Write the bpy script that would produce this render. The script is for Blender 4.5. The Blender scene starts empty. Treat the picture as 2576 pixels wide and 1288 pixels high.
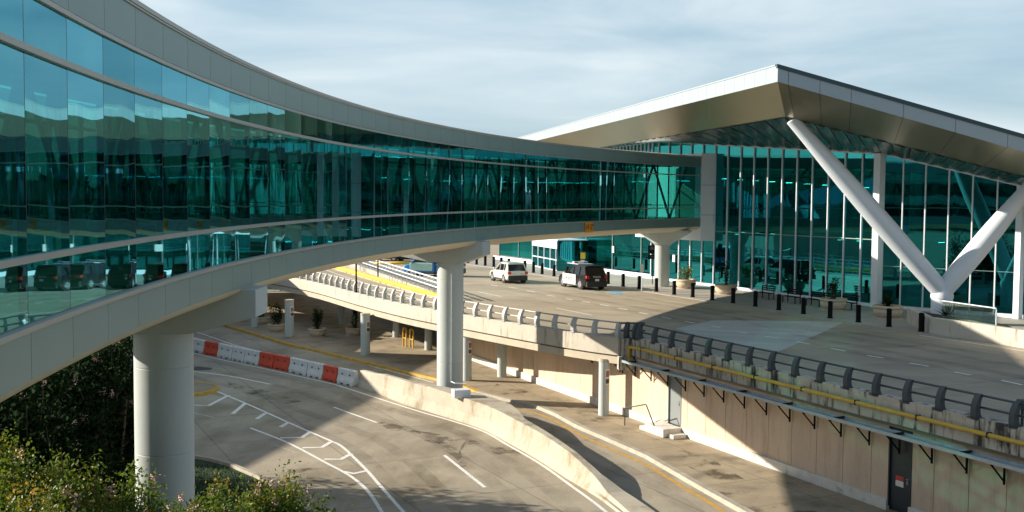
import bpy, math, random
from math import sin, cos, pi, radians, sqrt, atan2
from mathutils import Vector, Matrix
from mathutils.geometry import tessellate_polygon
random.seed(7)
scene = bpy.context.scene
COL = scene.collection

# ------------------------------------------------------------------ camera
CAMZ = 11.0
FP = 2725.0                      # focal length in pixels of a 2576 wide picture
PITCH = math.atan(150.5 / FP)
ROLL = 0.0077
R0 = Vector((1, 0, 0)); U0 = Vector((0, sin(PITCH), cos(PITCH))); FW = Vector((0, cos(PITCH), -sin(PITCH)))
RV = R0 * cos(ROLL) + U0 * sin(ROLL)
UV = U0 * cos(ROLL) - R0 * sin(ROLL)
cam_data = bpy.data.cameras.new("camera")
cam_data.sensor_width = 36.0
cam_data.lens = FP / 2576.0 * 36.0
cam_data.clip_start = 0.1
cam_data.clip_end = 6000
cam = bpy.data.objects.new("camera", cam_data)
COL.objects.link(cam)
M = Matrix.Identity(4)
for i in range(3):
    M[i][0] = RV[i]; M[i][1] = UV[i]; M[i][2] = -FW[i]
M[2][3] = CAMZ
cam.matrix_world = M
scene.camera = cam

def G(px, py, z=0.0):
    """photo point (2576 wide) seen on the horizontal plane at height z -> (x, y)"""
    d = FW * FP + RV * (px - 1288) - UV * (py - 644)
    t = (z - CAMZ) / d.z
    return (d.x * t, d.y * t)

# ------------------------------------------------------------------ light
SUN_AZ = radians(-80.0)
SUN_EL = radians(22.0)
world = bpy.data.worlds.new("World"); scene.world = world
world.use_nodes = True
nt = world.node_tree; nt.nodes.clear()
out = nt.nodes.new("ShaderNodeOutputWorld")
sky = nt.nodes.new("ShaderNodeTexSky"); sky.sky_type = 'NISHITA'; sky.sun_disc = False
sky.sun_elevation = SUN_EL; sky.sun_rotation = SUN_AZ; sky.dust_density = 1.5; sky.ozone_density = 2.0
bg1 = nt.nodes.new("ShaderNodeBackground"); bg1.inputs[1].default_value = 0.07
nt.links.new(sky.outputs[0], bg1.inputs[0])
bg2 = nt.nodes.new("ShaderNodeBackground"); bg2.inputs[1].default_value = 0.60
tc = nt.nodes.new("ShaderNodeTexCoord")
mp = nt.nodes.new("ShaderNodeMapping"); mp.inputs['Scale'].default_value = (1.0, 1.0, 5.5)
mp.inputs['Rotation'].default_value = (0.0, 0.10, 0.0)
nt.links.new(tc.outputs['Generated'], mp.inputs[0])
n1 = nt.nodes.new("ShaderNodeTexNoise"); n1.inputs['Scale'].default_value = 2.6; n1.inputs['Detail'].default_value = 7; n1.inputs['Roughness'].default_value = 0.52
n1.inputs['Distortion'].default_value = 0.35
nt.links.new(mp.outputs[0], n1.inputs['Vector'])
cr = nt.nodes.new("ShaderNodeValToRGB")
cr.color_ramp.elements[0].position = 0.36; cr.color_ramp.elements[0].color = (0.66, 0.66, 0.66, 1)
cr.color_ramp.elements[1].position = 0.68; cr.color_ramp.elements[1].color = (0.93, 0.93, 0.93, 1)
nt.links.new(n1.outputs['Fac'], cr.inputs[0])
cr2 = nt.nodes.new("ShaderNodeValToRGB")
cr2.color_ramp.elements[0].position = 0.35; cr2.color_ramp.elements[0].color = (0.50, 0.70, 0.84, 1)
cr2.color_ramp.elements[1].position = 0.72; cr2.color_ramp.elements[1].color = (0.90, 0.98, 1.0, 1)
nt.links.new(n1.outputs['Fac'], cr2.inputs[0])
nt.links.new(cr2.outputs[0], bg2.inputs[0])
mixw = nt.nodes.new("ShaderNodeMixShader")
# the bright veil of cloud thins out towards the zenith
sepz = nt.nodes.new("ShaderNodeSeparateXYZ"); nt.links.new(tc.outputs['Generated'], sepz.inputs[0])
mz = nt.nodes.new("ShaderNodeMapRange"); mz.inputs[1].default_value = 0.24; mz.inputs[2].default_value = 0.62; mz.inputs[3].default_value = 1.0; mz.inputs[4].default_value = 0.22
nt.links.new(sepz.outputs['Z'], mz.inputs[0])
mulz = nt.nodes.new("ShaderNodeMath"); mulz.operation = 'MULTIPLY'; nt.links.new(cr.outputs[0], mulz.inputs[0]); nt.links.new(mz.outputs[0], mulz.inputs[1])
nt.links.new(mulz.outputs[0], mixw.inputs[0]); nt.links.new(bg1.outputs[0], mixw.inputs[1]); nt.links.new(bg2.outputs[0], mixw.inputs[2])
nt.links.new(mixw.outputs[0], out.inputs[0])

sd = bpy.data.lights.new("sun", 'SUN'); sd.energy = 5.0; sd.angle = radians(0.5); sd.color = (1.0, 0.88, 0.72)
sun = bpy.data.objects.new("sun", sd); COL.objects.link(sun)
sv = Vector((sin(SUN_AZ) * cos(SUN_EL), cos(SUN_AZ) * cos(SUN_EL), sin(SUN_EL)))
sun.rotation_euler = sv.to_track_quat('Z', 'Y').to_euler(); sun.location = (-60, 20, 60)

scene.view_settings.view_transform = 'Standard'; scene.view_settings.look = 'None'
scene.view_settings.exposure = 0.78; scene.view_settings.gamma = 1.0
scene.view_settings.use_curve_mapping = False
scene.cycles.max_bounces = 8; scene.cycles.diffuse_bounces = 3; scene.cycles.glossy_bounces = 4
scene.cycles.transparent_max_bounces = 16; scene.cycles.transmission_bounces = 4
scene.cycles.use_denoising = True
scene.cycles.sample_clamp_indirect = 6.0

# ------------------------------------------------------------------ materials
def newmat(name):
    m = bpy.data.materials.new(name); m.use_nodes = True
    return m, m.node_tree, m.node_tree.nodes["Principled BSDF"]

def mat(name, col, rough=0.6, metal=0.0, var=0.0, scale=1.0, stretch=(1, 1, 1), dark=None, thr=(0.4, 0.7), bump=0.0, bscale=20, spec=0.5, coord='Object', joints=None, rot=0.0, coat=0.0, fine=0.0):
    """principled surface with two layers of noise, optional dark streaks/stains and joint lines"""
    m, t, b = newmat(name)
    b.inputs['Roughness'].default_value = rough; b.inputs['Metallic'].default_value = metal
    b.inputs['Specular IOR Level'].default_value = spec
    b.inputs['Coat Weight'].default_value = coat
    L = t.links.new
    if var == 0 and dark is None and joints is None and fine == 0:
        b.inputs['Base Color'].default_value = (*col, 1)
        if bump == 0: return m
    g = t.nodes.new("ShaderNodeNewGeometry")
    pos = g.outputs['Position']
    mp = t.nodes.new("ShaderNodeMapping"); mp.inputs['Scale'].default_value = stretch
    L(pos, mp.inputs[0])
    cur = None
    n = t.nodes.new("ShaderNodeTexNoise"); n.inputs['Scale'].default_value = scale; n.inputs['Detail'].default_value = 6; n.inputs['Roughness'].default_value = 0.6
    L(mp.outputs[0], n.inputs['Vector'])
    r = t.nodes.new("ShaderNodeMapRange"); r.inputs[1].default_value = 0.25; r.inputs[2].default_value = 0.75
    r.inputs[3].default_value = 1 - var; r.inputs[4].default_value = 1 + var
    L(n.outputs['Fac'], r.inputs[0])
    vm = t.nodes.new("ShaderNodeVectorMath"); vm.operation = 'SCALE'; vm.inputs[0].default_value = col
    L(r.outputs[0], vm.inputs['Scale'])
    cur = vm.outputs[0]
    if fine:
        nf = t.nodes.new("ShaderNodeTexNoise"); nf.inputs['Scale'].default_value = 9.0; nf.inputs['Detail'].default_value = 8; nf.inputs['Roughness'].default_value = 0.75
        L(pos, nf.inputs['Vector'])
        rf = t.nodes.new("ShaderNodeMapRange"); rf.inputs[1].default_value = 0.3; rf.inputs[2].default_value = 0.7
        rf.inputs[3].default_value = 1 - fine; rf.inputs[4].default_value = 1 + fine
        L(nf.outputs['Fac'], rf.inputs[0])
        v2 = t.nodes.new("ShaderNodeVectorMath"); v2.operation = 'SCALE'
        L(cur, v2.inputs[0]); L(rf.outputs[0], v2.inputs['Scale']); cur = v2.outputs[0]
    if dark is not None:
        dcol, dscale, dstretch = dark
        mp2 = t.nodes.new("ShaderNodeMapping"); mp2.inputs['Scale'].default_value = dstretch; mp2.inputs['Location'].default_value = (3.1, 7.7, 1.3)
        L(pos, mp2.inputs[0])
        n2 = t.nodes.new("ShaderNodeTexNoise"); n2.inputs['Scale'].default_value = dscale; n2.inputs['Detail'].default_value = 8; n2.inputs['Roughness'].default_value = 0.65
        L(mp2.outputs[0], n2.inputs['Vector'])
        r2 = t.nodes.new("ShaderNodeMapRange"); r2.inputs[1].default_value = thr[0]; r2.inputs[2].default_value = thr[1]
        L(n2.outputs['Fac'], r2.inputs[0])
        mx = t.nodes.new("ShaderNodeMix"); mx.data_type = 'RGBA'
        L(r2.outputs[0], mx.inputs[0]); L(cur, mx.inputs[6]); mx.inputs[7].default_value = (*dcol, 1)
        cur = mx.outputs[2]
    if joints is not None:
        jw, jh, mort, jcol = joints
        mp3 = t.nodes.new("ShaderNodeMapping"); mp3.inputs['Rotation'].default_value = (0, 0, rot)
        L(pos, mp3.inputs[0])
        bt = t.nodes.new("ShaderNodeTexBrick"); bt.offset = 0.0; bt.inputs['Scale'].default_value = 1.0
        bt.inputs['Brick Width'].default_value = jw; bt.inputs['Row Height'].default_value = jh; bt.inputs['Mortar Size'].default_value = mort
        bt.inputs['Mortar Smooth'].default_value = 0.2
        bt.inputs['Color1'].default_value = (1, 1, 1, 1); bt.inputs['Color2'].default_value = (0.86, 0.86, 0.86, 1); bt.inputs['Mortar'].default_value = (jcol, jcol, jcol, 1)
        L(mp3.outputs[0], bt.inputs['Vector'])
        vm3 = t.nodes.new("ShaderNodeVectorMath"); vm3.operation = 'MULTIPLY'
        L(cur, vm3.inputs[0]); L(bt.outputs['Color'], vm3.inputs[1]); cur = vm3.outputs[0]
    if not (var == 0 and dark is None and joints is None and fine == 0):
        L(cur, b.inputs['Base Color'])
    if bump:
        nb = t.nodes.new("ShaderNodeTexNoise"); nb.inputs['Scale'].default_value = bscale; nb.inputs['Detail'].default_value = 5
        L(pos, nb.inputs['Vector'])
        bp = t.nodes.new("ShaderNodeBump"); bp.inputs['Strength'].default_value = bump; bp.inputs['Distance'].default_value = 0.02
        L(nb.outputs['Fac'], bp.inputs['Height']); L(bp.outputs[0], b.inputs['Normal'])
    return m

def glass(name, tint, refl, rcol, wave=0.0, wscale=1.2, stretch=(1, 1, 0.35)):
    """tinted coated pane: mirror part (uneven glass) over a coloured clear part"""
    m = bpy.data.materials.new(name); m.use_nodes = True
    t = m.node_tree; t.nodes.clear(); L = t.links.new
    o = t.nodes.new("ShaderNodeOutputMaterial")
    tr = t.nodes.new("ShaderNodeBsdfTransparent"); tr.inputs[0].default_value = (*tint, 1)
    gl = t.nodes.new("ShaderNodeBsdfGlossy"); gl.inputs['Roughness'].default_value = 0.015; gl.inputs[0].default_value = (*rcol, 1)
    lw = t.nodes.new("ShaderNodeLayerWeight"); lw.inputs[0].default_value = 0.35
    mr = t.nodes.new("ShaderNodeMapRange"); mr.inputs[3].default_value = refl; mr.inputs[4].default_value = min(1.0, refl + 0.45)
    L(lw.outputs['Fresnel'], mr.inputs[0])
    # no two panes are quite the same depth of tint
    oi0 = t.nodes.new("ShaderNodeObjectInfo")
    for node, colr, lo, hi, ph in ((tr, tint, 0.45, 1.30, 1.0), (gl, rcol, 0.78, 1.12, 3.7)):
        wn = t.nodes.new("ShaderNodeMath"); wn.operation = 'MULTIPLY'; wn.inputs[1].default_value = ph * 7.31; L(oi0.outputs['Random'], wn.inputs[0])
        fr_ = t.nodes.new("ShaderNodeMath"); fr_.operation = 'FRACT'; L(wn.outputs[0], fr_.inputs[0])
        rr_ = t.nodes.new("ShaderNodeMapRange"); rr_.inputs[3].default_value = lo; rr_.inputs[4].default_value = hi; L(fr_.outputs[0], rr_.inputs[0])
        vs_ = t.nodes.new("ShaderNodeVectorMath"); vs_.operation = 'SCALE'; vs_.inputs[0].default_value = colr; L(rr_.outputs[0], vs_.inputs['Scale']); L(vs_.outputs[0], node.inputs[0])
    mx = t.nodes.new("ShaderNodeMixShader"); L(mr.outputs[0], mx.inputs[0]); L(tr.outputs[0], mx.inputs[1]); L(gl.outputs[0], mx.inputs[2])
    L(mx.outputs[0], o.inputs[0])
    if wave:
        g = t.nodes.new("ShaderNodeNewGeometry")
        mp = t.nodes.new("ShaderNodeMapping"); mp.inputs['Scale'].default_value = stretch; L(g.outputs['Position'], mp.inputs[0])
        # each pane bulges its own way: offset the noise by the object's random number
        oi = t.nodes.new("ShaderNodeObjectInfo"); ad = t.nodes.new("ShaderNodeVectorMath"); ad.operation = 'ADD'
        ml = t.nodes.new("ShaderNodeMath"); ml.operation = 'MULTIPLY'; ml.inputs[1].default_value = 37.0; L(oi.outputs['Random'], ml.inputs[0])
        L(mp.outputs[0], ad.inputs[0]); L(ml.outputs[0], ad.inputs[1])
        n = t.nodes.new("ShaderNodeTexNoise"); n.inputs['Scale'].default_value = wscale; n.inputs['Detail'].default_value = 0.6
        L(ad.outputs[0], n.inputs['Vector'])
        b = t.nodes.new("ShaderNodeBump"); b.inputs['Strength'].default_value = 1.0; b.inputs['Distance'].default_value = wave
        L(n.outputs['Fac'], b.inputs['Height']); L(b.outputs[0], gl.inputs['Normal'])
    return m

def emat(name, col, s):
    m = bpy.data.materials.new(name); m.use_nodes = True; b = m.node_tree.nodes["Principled BSDF"]
    b.inputs['Base Color'].default_value = (*col, 1); b.inputs['Emission Color'].default_value = (*col, 1); b.inputs['Emission Strength'].default_value = s
    return m

MT = {}
WALLROT = atan2(0.906, 0.423)
MT['road'] = mat("concrete_road", (0.385, 0.340, 0.260), 0.85, var=0.22, scale=0.22, dark=((0.19, 0.155, 0.10), 0.35, (1, 0.5, 1)), thr=(0.47, 0.74), joints=(6.0, 4.5, 0.035, 0.62), rot=radians(64), bump=0.15, fine=0.13)
MT['deck'] = mat("deck_concrete", (0.41, 0.355, 0.265), 0.85, var=0.16, scale=0.3, dark=((0.22, 0.19, 0.15), 0.25, (0.5, 1, 1)), thr=(0.52, 0.8), joints=(5.0, 3.6, 0.03, 0.66), rot=radians(64), bump=0.12, fine=0.10)
MT['walk'] = mat("walk_concrete", (0.38, 0.315, 0.215), 0.85, var=0.22, scale=0.4, dark=((0.16, 0.13, 0.095), 0.6, (1, 1, 1)), thr=(0.5, 0.75), joints=(3.0, 3.0, 0.03, 0.6), rot=radians(64), bump=0.15, fine=0.13)
MT['apron'] = mat("apron_concrete", (0.40, 0.38, 0.34), 0.8, var=0.12, scale=0.5, joints=(1.5, 1.5, 0.02, 0.7), rot=radians(64), fine=0.08)
MT['curbw'] = mat("kerb_concrete", (0.40, 0.365, 0.30), 0.8, var=0.25, scale=1.5, fine=0.15)
MT['curby'] = mat("yellow_kerb_paint", (0.50, 0.30, 0.04), 0.7, var=0.3, scale=2.0, fine=0.2)
MT['ground'] = mat("far_ground", (0.10, 0.11, 0.07), 0.95, var=0.3, scale=0.02)
MT['grass'] = mat("grass_green", (0.014, 0.042, 0.008), 0.9, var=0.4, scale=6, fine=0.3)
MT['white'] = mat("white_road_paint", (0.80, 0.80, 0.77), 0.75, var=0.10, scale=3, dark=((0.44, 0.41, 0.35), 6.0, (1, 1, 1)), thr=(0.55, 0.70))
MT['faded'] = mat("faded_road_paint", (0.45, 0.43, 0.36), 0.8, var=0.15, scale=3, dark=((0.33, 0.285, 0.22), 5.0, (1, 1, 1)), thr=(0.44, 0.56))
MT['yline'] = mat("yellow_road_paint", (0.56, 0.32, 0.05), 0.8, var=0.2, scale=3, dark=((0.36, 0.27, 0.14), 4.0, (1, 1, 1)), thr=(0.50, 0.68))
MT['bluep'] = mat("blue_road_paint", (0.16, 0.34, 0.50), 0.8, var=0.2, scale=3)
MT['parapet'] = mat("parapet_concrete", (0.52, 0.49, 0.42), 0.8, var=0.14, scale=1.2, dark=((0.035, 0.04, 0.038), 3.4, (1, 1, 0.16)), thr=(0.50, 0.64), fine=0.1)
MT['parapet2'] = mat("pale_parapet_concrete", (0.52, 0.49, 0.42), 0.8, var=0.10, scale=1.0, dark=((0.20, 0.15, 0.11), 3.0, (1, 1, 0.2)), thr=(0.56, 0.74), fine=0.06)
MT['beam'] = mat("edge_beam_concrete", (0.50, 0.45, 0.36), 0.85, var=0.12, scale=1.0, dark=((0.25, 0.2, 0.14), 2.0, (1, 1, 0.3)), thr=(0.6, 0.8))
MT['soffit_c'] = mat("deck_underside", (0.12, 0.11, 0.10), 0.9, var=0.15, scale=1)
MT['panel'] = mat("pink_wall_panel", (0.66, 0.52, 0.40), 0.85, var=0.12, scale=0.9, stretch=(1, 1, 0.35), dark=((0.45, 0.35, 0.24), 2.2, (1, 1, 0.13)), thr=(0.52, 0.8), bump=0.1, bscale=40, fine=0.05)
MT['sill'] = mat("pale_wall_base", (0.70, 0.68, 0.63), 0.8, var=0.12, scale=2, dark=((0.33, 0.31, 0.27), 2.6, (1, 1, 1)), thr=(0.55, 0.72))
MT['jersey'] = mat("weathered_barrier_concrete", (0.46, 0.42, 0.34), 0.85, var=0.16, scale=0.8, dark=((0.20, 0.15, 0.07), 0.9, (1, 1, 0.5)), thr=(0.52, 0.74), bump=0.2, bscale=10, fine=0.12)
MT['clad'] = mat("grey_metal_cladding", (0.225, 0.325, 0.315), 0.45, metal=0.2, var=0.05, scale=0.6)
MT['cladlip'] = mat("light_metal_trim", (0.42, 0.42, 0.39), 0.45, metal=0.3, var=0.05)
MT['darkgap'] = mat("dark_joint", (0.03, 0.035, 0.035), 0.7)
MT['roofm'] = mat("roof_membrane", (0.35, 0.35, 0.34), 0.8, var=0.1)
MT['belly'] = mat("painted_bridge_underside", (0.62, 0.56, 0.42), 0.55, var=0.08, scale=0.4)
MT['pier'] = mat("painted_pier_concrete", (0.49, 0.55, 0.55), 0.62, var=0.04, scale=0.7, dark=((0.41, 0.45, 0.44), 1.3, (1, 1, 0.25)), thr=(0.55, 0.85), fine=0.03)
MT['whitem'] = mat("white_painted_steel", (0.73, 0.80, 0.87), 0.35, var=0.02)
MT['fascia'] = mat("pale_roof_fascia", (0.34, 0.41, 0.455), 0.5, metal=0.05, var=0.03)
MT['cap'] = mat("dark_roof_edging", (0.03, 0.07, 0.085), 0.5)
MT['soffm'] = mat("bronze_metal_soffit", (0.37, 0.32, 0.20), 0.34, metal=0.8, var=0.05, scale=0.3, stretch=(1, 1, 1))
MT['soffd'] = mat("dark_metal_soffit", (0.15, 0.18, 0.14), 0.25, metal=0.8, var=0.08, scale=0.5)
MT['steel'] = mat("galvanised_rail_steel_shaded", (0.060, 0.075, 0.085), 0.6, metal=0.0, var=0.12, scale=4)  # right rails: shade put into the colour of the same steel
MT['railw'] = mat("pale_rail_steel_sunlit", (0.50, 0.50, 0.48), 0.5, metal=0.1, var=0.10, scale=4)  # left rails: the same steel with sunlight put into its colour
MT['black'] = mat("black_paint", (0.004, 0.005, 0.006), 0.6, spec=0.15)
def film(name, col, amax, scale, stretch=(1, 1, 1), lo=0.42, hi=0.72):
    """thin dirty film: rubber and oil that lets the concrete show through"""
    m, t, b = newmat(name); L = t.links.new
    b.inputs['Base Color'].default_value = (*col, 1); b.inputs['Roughness'].default_value = 0.8
    g = t.nodes.new("ShaderNodeNewGeometry"); mp_ = t.nodes.new("ShaderNodeMapping"); mp_.inputs['Scale'].default_value = stretch; L(g.outputs['Position'], mp_.inputs[0])
    n = t.nodes.new("ShaderNodeTexNoise"); n.inputs['Scale'].default_value = scale; n.inputs['Detail'].default_value = 7; n.inputs['Roughness'].default_value = 0.65; L(mp_.outputs[0], n.inputs['Vector'])
    r = t.nodes.new("ShaderNodeMapRange"); r.inputs[1].default_value = lo; r.inputs[2].default_value = hi; r.inputs[3].default_value = 0.0; r.inputs[4].default_value = amax
    L(n.outputs['Fac'], r.inputs[0]); L(r.outputs[0], b.inputs['Alpha'])
    return m
MT['track'] = film("tyre_rubber_film", (0.15, 0.135, 0.11), 0.30, 0.45, lo=0.36, hi=0.78)
MT['oil'] = film("oil_and_water_film", (0.10, 0.078, 0.045), 0.60, 0.75, lo=0.50, hi=0.62)
MT['pipey'] = mat("yellow_pipe_paint", (0.62, 0.40, 0.05), 0.45, var=0.15, scale=3, fine=0.08)
MT['yellow'] = mat("bright_yellow_paint", (0.80, 0.50, 0.04), 0.5, var=0.1)
MT['tray'] = mat("blue_grey_tray_metal", (0.42, 0.50, 0.55), 0.4, metal=0.3, var=0.12, scale=3)
MT['doord'] = mat("dark_door_paint", (0.022, 0.034, 0.045), 0.5, var=0.1)
MT['doorg'] = mat("grey_door_paint", (0.22, 0.25, 0.26), 0.5, var=0.05)
MT['planter'] = mat("cast_planter_stone", (0.56, 0.47, 0.35), 0.85, var=0.12, scale=5, fine=0.12)
MT['soil'] = mat("soil", (0.03, 0.022, 0.015), 1.0, var=0.3, scale=10)
MT['bwhite'] = mat("white_plastic", (0.66, 0.68, 0.68), 0.5, var=0.12, scale=3, fine=0.1)
MT['bred'] = mat("orange_red_plastic", (0.62, 0.075, 0.035), 0.5, var=0.15, scale=3, fine=0.08)
MT['bglass'] = glass("bridge_glass", (0.045, 0.46, 0.39), 0.50, (0.24, 0.66, 0.80), wave=0.026, wscale=0.42)
MT['bglass2'] = glass("bridge_rear_glass", (0.38, 0.60, 0.50), 0.10, (0.5, 0.8, 0.8))
MT['fglass'] = glass("facade_glass", (0.010, 0.25, 0.225), 0.31, (0.07, 0.66, 0.75), wave=0.010, wscale=0.5)
MT['cglass'] = glass("clear_balustrade_glass", (0.78, 0.90, 0.86), 0.12, (0.9, 0.95, 0.95))
MT['floor'] = mat("interior_floor", (0.30, 0.28, 0.24), 0.4)
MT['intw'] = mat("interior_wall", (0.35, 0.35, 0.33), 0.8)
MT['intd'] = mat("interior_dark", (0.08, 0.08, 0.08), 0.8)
MT['lamp'] = emat("lamp_glow", (1.0, 0.98, 0.9), 7.0)
MT['dullred'] = mat("faded_red_notice", (0.36, 0.16, 0.14), 0.7, var=0.2, scale=6)
MT['orange'] = mat("orange_sign_face", (0.80, 0.30, 0.02), 0.5)
MT['signw'] = mat("white_sign_face", (0.72, 0.72, 0.70), 0.5)
MT['signr'] = mat("red_sign_face", (0.55, 0.05, 0.04), 0.5)
MT['asph'] = mat("patched_asphalt", (0.07, 0.07, 0.065), 0.9, var=0.2, scale=2)
MT['stain'] = mat("oil_stain", (0.17, 0.135, 0.085), 0.8, var=0.35, scale=1.5)
MT['pale'] = mat("glass_light_patch", (0.50, 0.52, 0.48), 0.85, var=0.14, scale=0.4, joints=(5.0, 0.9, 0.02, 0.8), rot=radians(20), fine=0.08)  # light through the bridge glass, put into the deck colour

# ------------------------------------------------------------------ mesh helpers
class MB:
    def __init__(s): s.v = []; s.f = []
    def add(s, vs, fs):
        o = len(s.v); s.v.extend([tuple(p) for p in vs]); s.f.extend([tuple(i + o for i in f) for f in fs]); return s
    def quad(s, a, b, c, d): return s.add([a, b, c, d], [(0, 1, 2, 3)])
    def hexa(s, p):   # 8 points: bottom ring 0-3, top ring 4-7
        return s.add(p, [(3, 2, 1, 0), (4, 5, 6, 7), (0, 1, 5, 4), (1, 2, 6, 5), (2, 3, 7, 6), (3, 0, 4, 7)])
    def box(s, c, sx, sy, sz, ang=0.0):   # centre, full sizes
        ca, sa = cos(ang), sin(ang); P = []
        for z in (-.5, .5):
            for x, y in ((-.5, -.5), (.5, -.5), (.5, .5), (-.5, .5)):
                X = x * sx; Y = y * sy
                P.append((c[0] + X * ca - Y * sa, c[1] + X * sa + Y * ca, c[2] + z * sz))
        return s.hexa(P)
    def seg(s, a, b, w, z0, z1, off=0.0):   # wall-like box along plan segment a-b, z from z0..z1 (may be tuples for ends)
        a = Vector((a[0], a[1])); b = Vector((b[0], b[1])); d = (b - a).normalized(); n = Vector((-d.y, d.x))
        if not isinstance(z0, tuple): z0 = (z0, z0)
        if not isinstance(z1, tuple): z1 = (z1, z1)
        a1 = a + n * (off - w / 2); a2 = a + n * (off + w / 2); b1 = b + n * (off - w / 2); b2 = b + n * (off + w / 2)
        return s.hexa([(a1.x, a1.y, z0[0]), (b1.x, b1.y, z0[1]), (b2.x, b2.y, z0[1]), (a2.x, a2.y, z0[0]),
                       (a1.x, a1.y, z1[0]), (b1.x, b1.y, z1[1]), (b2.x, b2.y, z1[1]), (a2.x, a2.y, z1[0])])
    def bar(s, a, b, r, r2=None, n=8, caps=True):
        a = Vector(a); b = Vector(b); d = (b - a).normalized(); r2 = r if r2 is None else r2
        u = d.orthogonal().normalized(); w = d.cross(u); P = []
        for q, rr in ((a, r), (b, r2)):
            for i in range(n):
                t = 2 * pi * i / n; P.append(q + u * (cos(t) * rr) + w * (sin(t) * rr))
        F = [(i, (i + 1) % n, n + (i + 1) % n, n + i) for i in range(n)]
        if caps: F += [tuple(range(n - 1, -1, -1)), tuple(range(n, 2 * n))]
        return s.add(P, F)
    def tube(s, pts, r, n=8, rs=None):
        pts = [Vector(p) for p in pts]; P = []; F = []; u = None
        for i, p in enumerate(pts):
            d = (pts[min(i + 1, len(pts) - 1)] - pts[max(i - 1, 0)]).normalized()
            if u is None: u = d.orthogonal().normalized()
            u = (u - d * u.dot(d)).normalized(); w = d.cross(u)
            rr = rs[i] if rs else r
            for k in range(n):
                t = 2 * pi * k / n; P.append(p + u * (cos(t) * rr) + w * (sin(t) * rr))
        for i in range(len(pts) - 1):
            for k in range(n):
                F.append((i * n + k, i * n + (k + 1) % n, (i + 1) * n + (k + 1) % n, (i + 1) * n + k))
        F += [tuple(range(n - 1, -1, -1)), tuple(range((len(pts) - 1) * n, len(pts) * n))]
        return s.add(P, F)
    def lathe(s, prof, c=(0, 0, 0), n=24):
        P = []; F = []
        for r, z in prof:
            for k in range(n):
                t = 2 * pi * k / n; P.append((c[0] + r * cos(t), c[1] + r * sin(t), c[2] + z))
        for i in range(len(prof) - 1):
            for k in range(n):
                F.append((i * n + k, i * n + (k + 1) % n, (i + 1) * n + (k + 1) % n, (i + 1) * n + k))
        if prof[0][0] > 1e-4: F.append(tuple(range(n - 1, -1, -1)))
        if prof[-1][0] > 1e-4: F.append(tuple(range((len(prof) - 1) * n, len(prof) * n)))
        return s.add(P, F)
    def prism(s, poly, z0, z1):     # plan polygon extruded
        n = len(poly)
        tris = tessellate_polygon([[Vector((p[0], p[1], 0)) for p in poly]])
        P = [(p[0], p[1], z0) for p in poly] + [(p[0], p[1], z1) for p in poly]
        A = sum(poly[i][0] * poly[(i + 1) % n][1] - poly[(i + 1) % n][0] * poly[i][1] for i in range(n))
        F = []
        for t in tris:
            t = tuple(t)
            x = [poly[i] for i in t]
            ar = (x[1][0] - x[0][0]) * (x[2][1] - x[0][1]) - (x[2][0] - x[0][0]) * (x[1][1] - x[0][1])
            if ar < 0: t = t[::-1]
            F.append(tuple(i + n for i in t)); F.append(t[::-1])
        for i in range(n):
            j = (i + 1) % n
            F.append((i, j, n + j, n + i) if A > 0 else (j, i, n + i, n + j))
        return s.add(P, F)
    def sheet(s, poly, z):
        tris = tessellate_polygon([[Vector((p[0], p[1], 0)) for p in poly]]); F = []
        for t in tris:
            x = [poly[i] for i in t]
            ar = (x[1][0] - x[0][0]) * (x[2][1] - x[0][1]) - (x[2][0] - x[0][0]) * (x[1][1] - x[0][1])
            F.append(tuple(t) if ar > 0 else tuple(t)[::-1])
        return s.add([(p[0], p[1], z) for p in poly], F)
    def ribbon(s, pts, w, z):
        pts = [Vector((p[0], p[1])) for p in pts]; P = []
        for i, p in enumerate(pts):
            d = (pts[min(i + 1, len(pts) - 1)] - pts[max(i - 1, 0)]).normalized(); n = Vector((-d.y, d.x)) * (w / 2)
            P += [(p.x - n.x, p.y - n.y, z), (p.x + n.x, p.y + n.y, z)]
        return s.add(P, [(2 * i, 2 * i + 2, 2 * i + 3, 2 * i + 1) for i in range(len(pts) - 1)])
    def strip(s, pts, profile, closed=True):
        """sweep a profile [(offset to the right of travel, z)] along a plan path"""
        pts = [Vector((p[0], p[1])) for p in pts]; n = len(profile); P = []; F = []
        for i, p in enumerate(pts):
            d = (pts[min(i + 1, len(pts) - 1)] - pts[max(i - 1, 0)]).normalized(); r = Vector((d.y, -d.x))
            for o, z in profile: P.append((p.x + r.x * o, p.y + r.y * o, z))
        m = n if closed else n - 1
        for i in range(len(pts) - 1):
            for k in range(m):
                k2 = (k + 1) % n; F.append((i * n + k, i * n + k2, (i + 1) * n + k2, (i + 1) * n + k))
        if closed: F += [tuple(range(n - 1, -1, -1)), tuple(range((len(pts) - 1) * n, len(pts) * n))]
        return s.add(P, F)
    def build(s, name, m, parent=None, smooth=False, bevel=0.0, fix=True):
        me = bpy.data.meshes.new(name); me.from_pydata(s.v, [], s.f); me.validate(); me.update()
        if fix:
            import bmesh
            bm = bmesh.new(); bm.from_mesh(me); bmesh.ops.recalc_face_normals(bm, faces=bm.faces); bm.to_mesh(me); bm.free()
        mats = m if isinstance(m, (list, tuple)) else [m]
        for k in mats: me.materials.append(MT[k] if isinstance(k, str) else k)
        o = bpy.data.objects.new(name, me); COL.objects.link(o)
        if parent is not None: o.parent = parent
        if smooth:
            me.shade_smooth()
            if smooth is not True: me.set_sharp_from_angle(angle=smooth)
        if bevel:
            b = o.modifiers.new("bevel", 'BEVEL'); b.width = bevel; b.segments = 2; b.limit_method = 'ANGLE'; b.angle_limit = radians(40)
        return o

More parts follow.
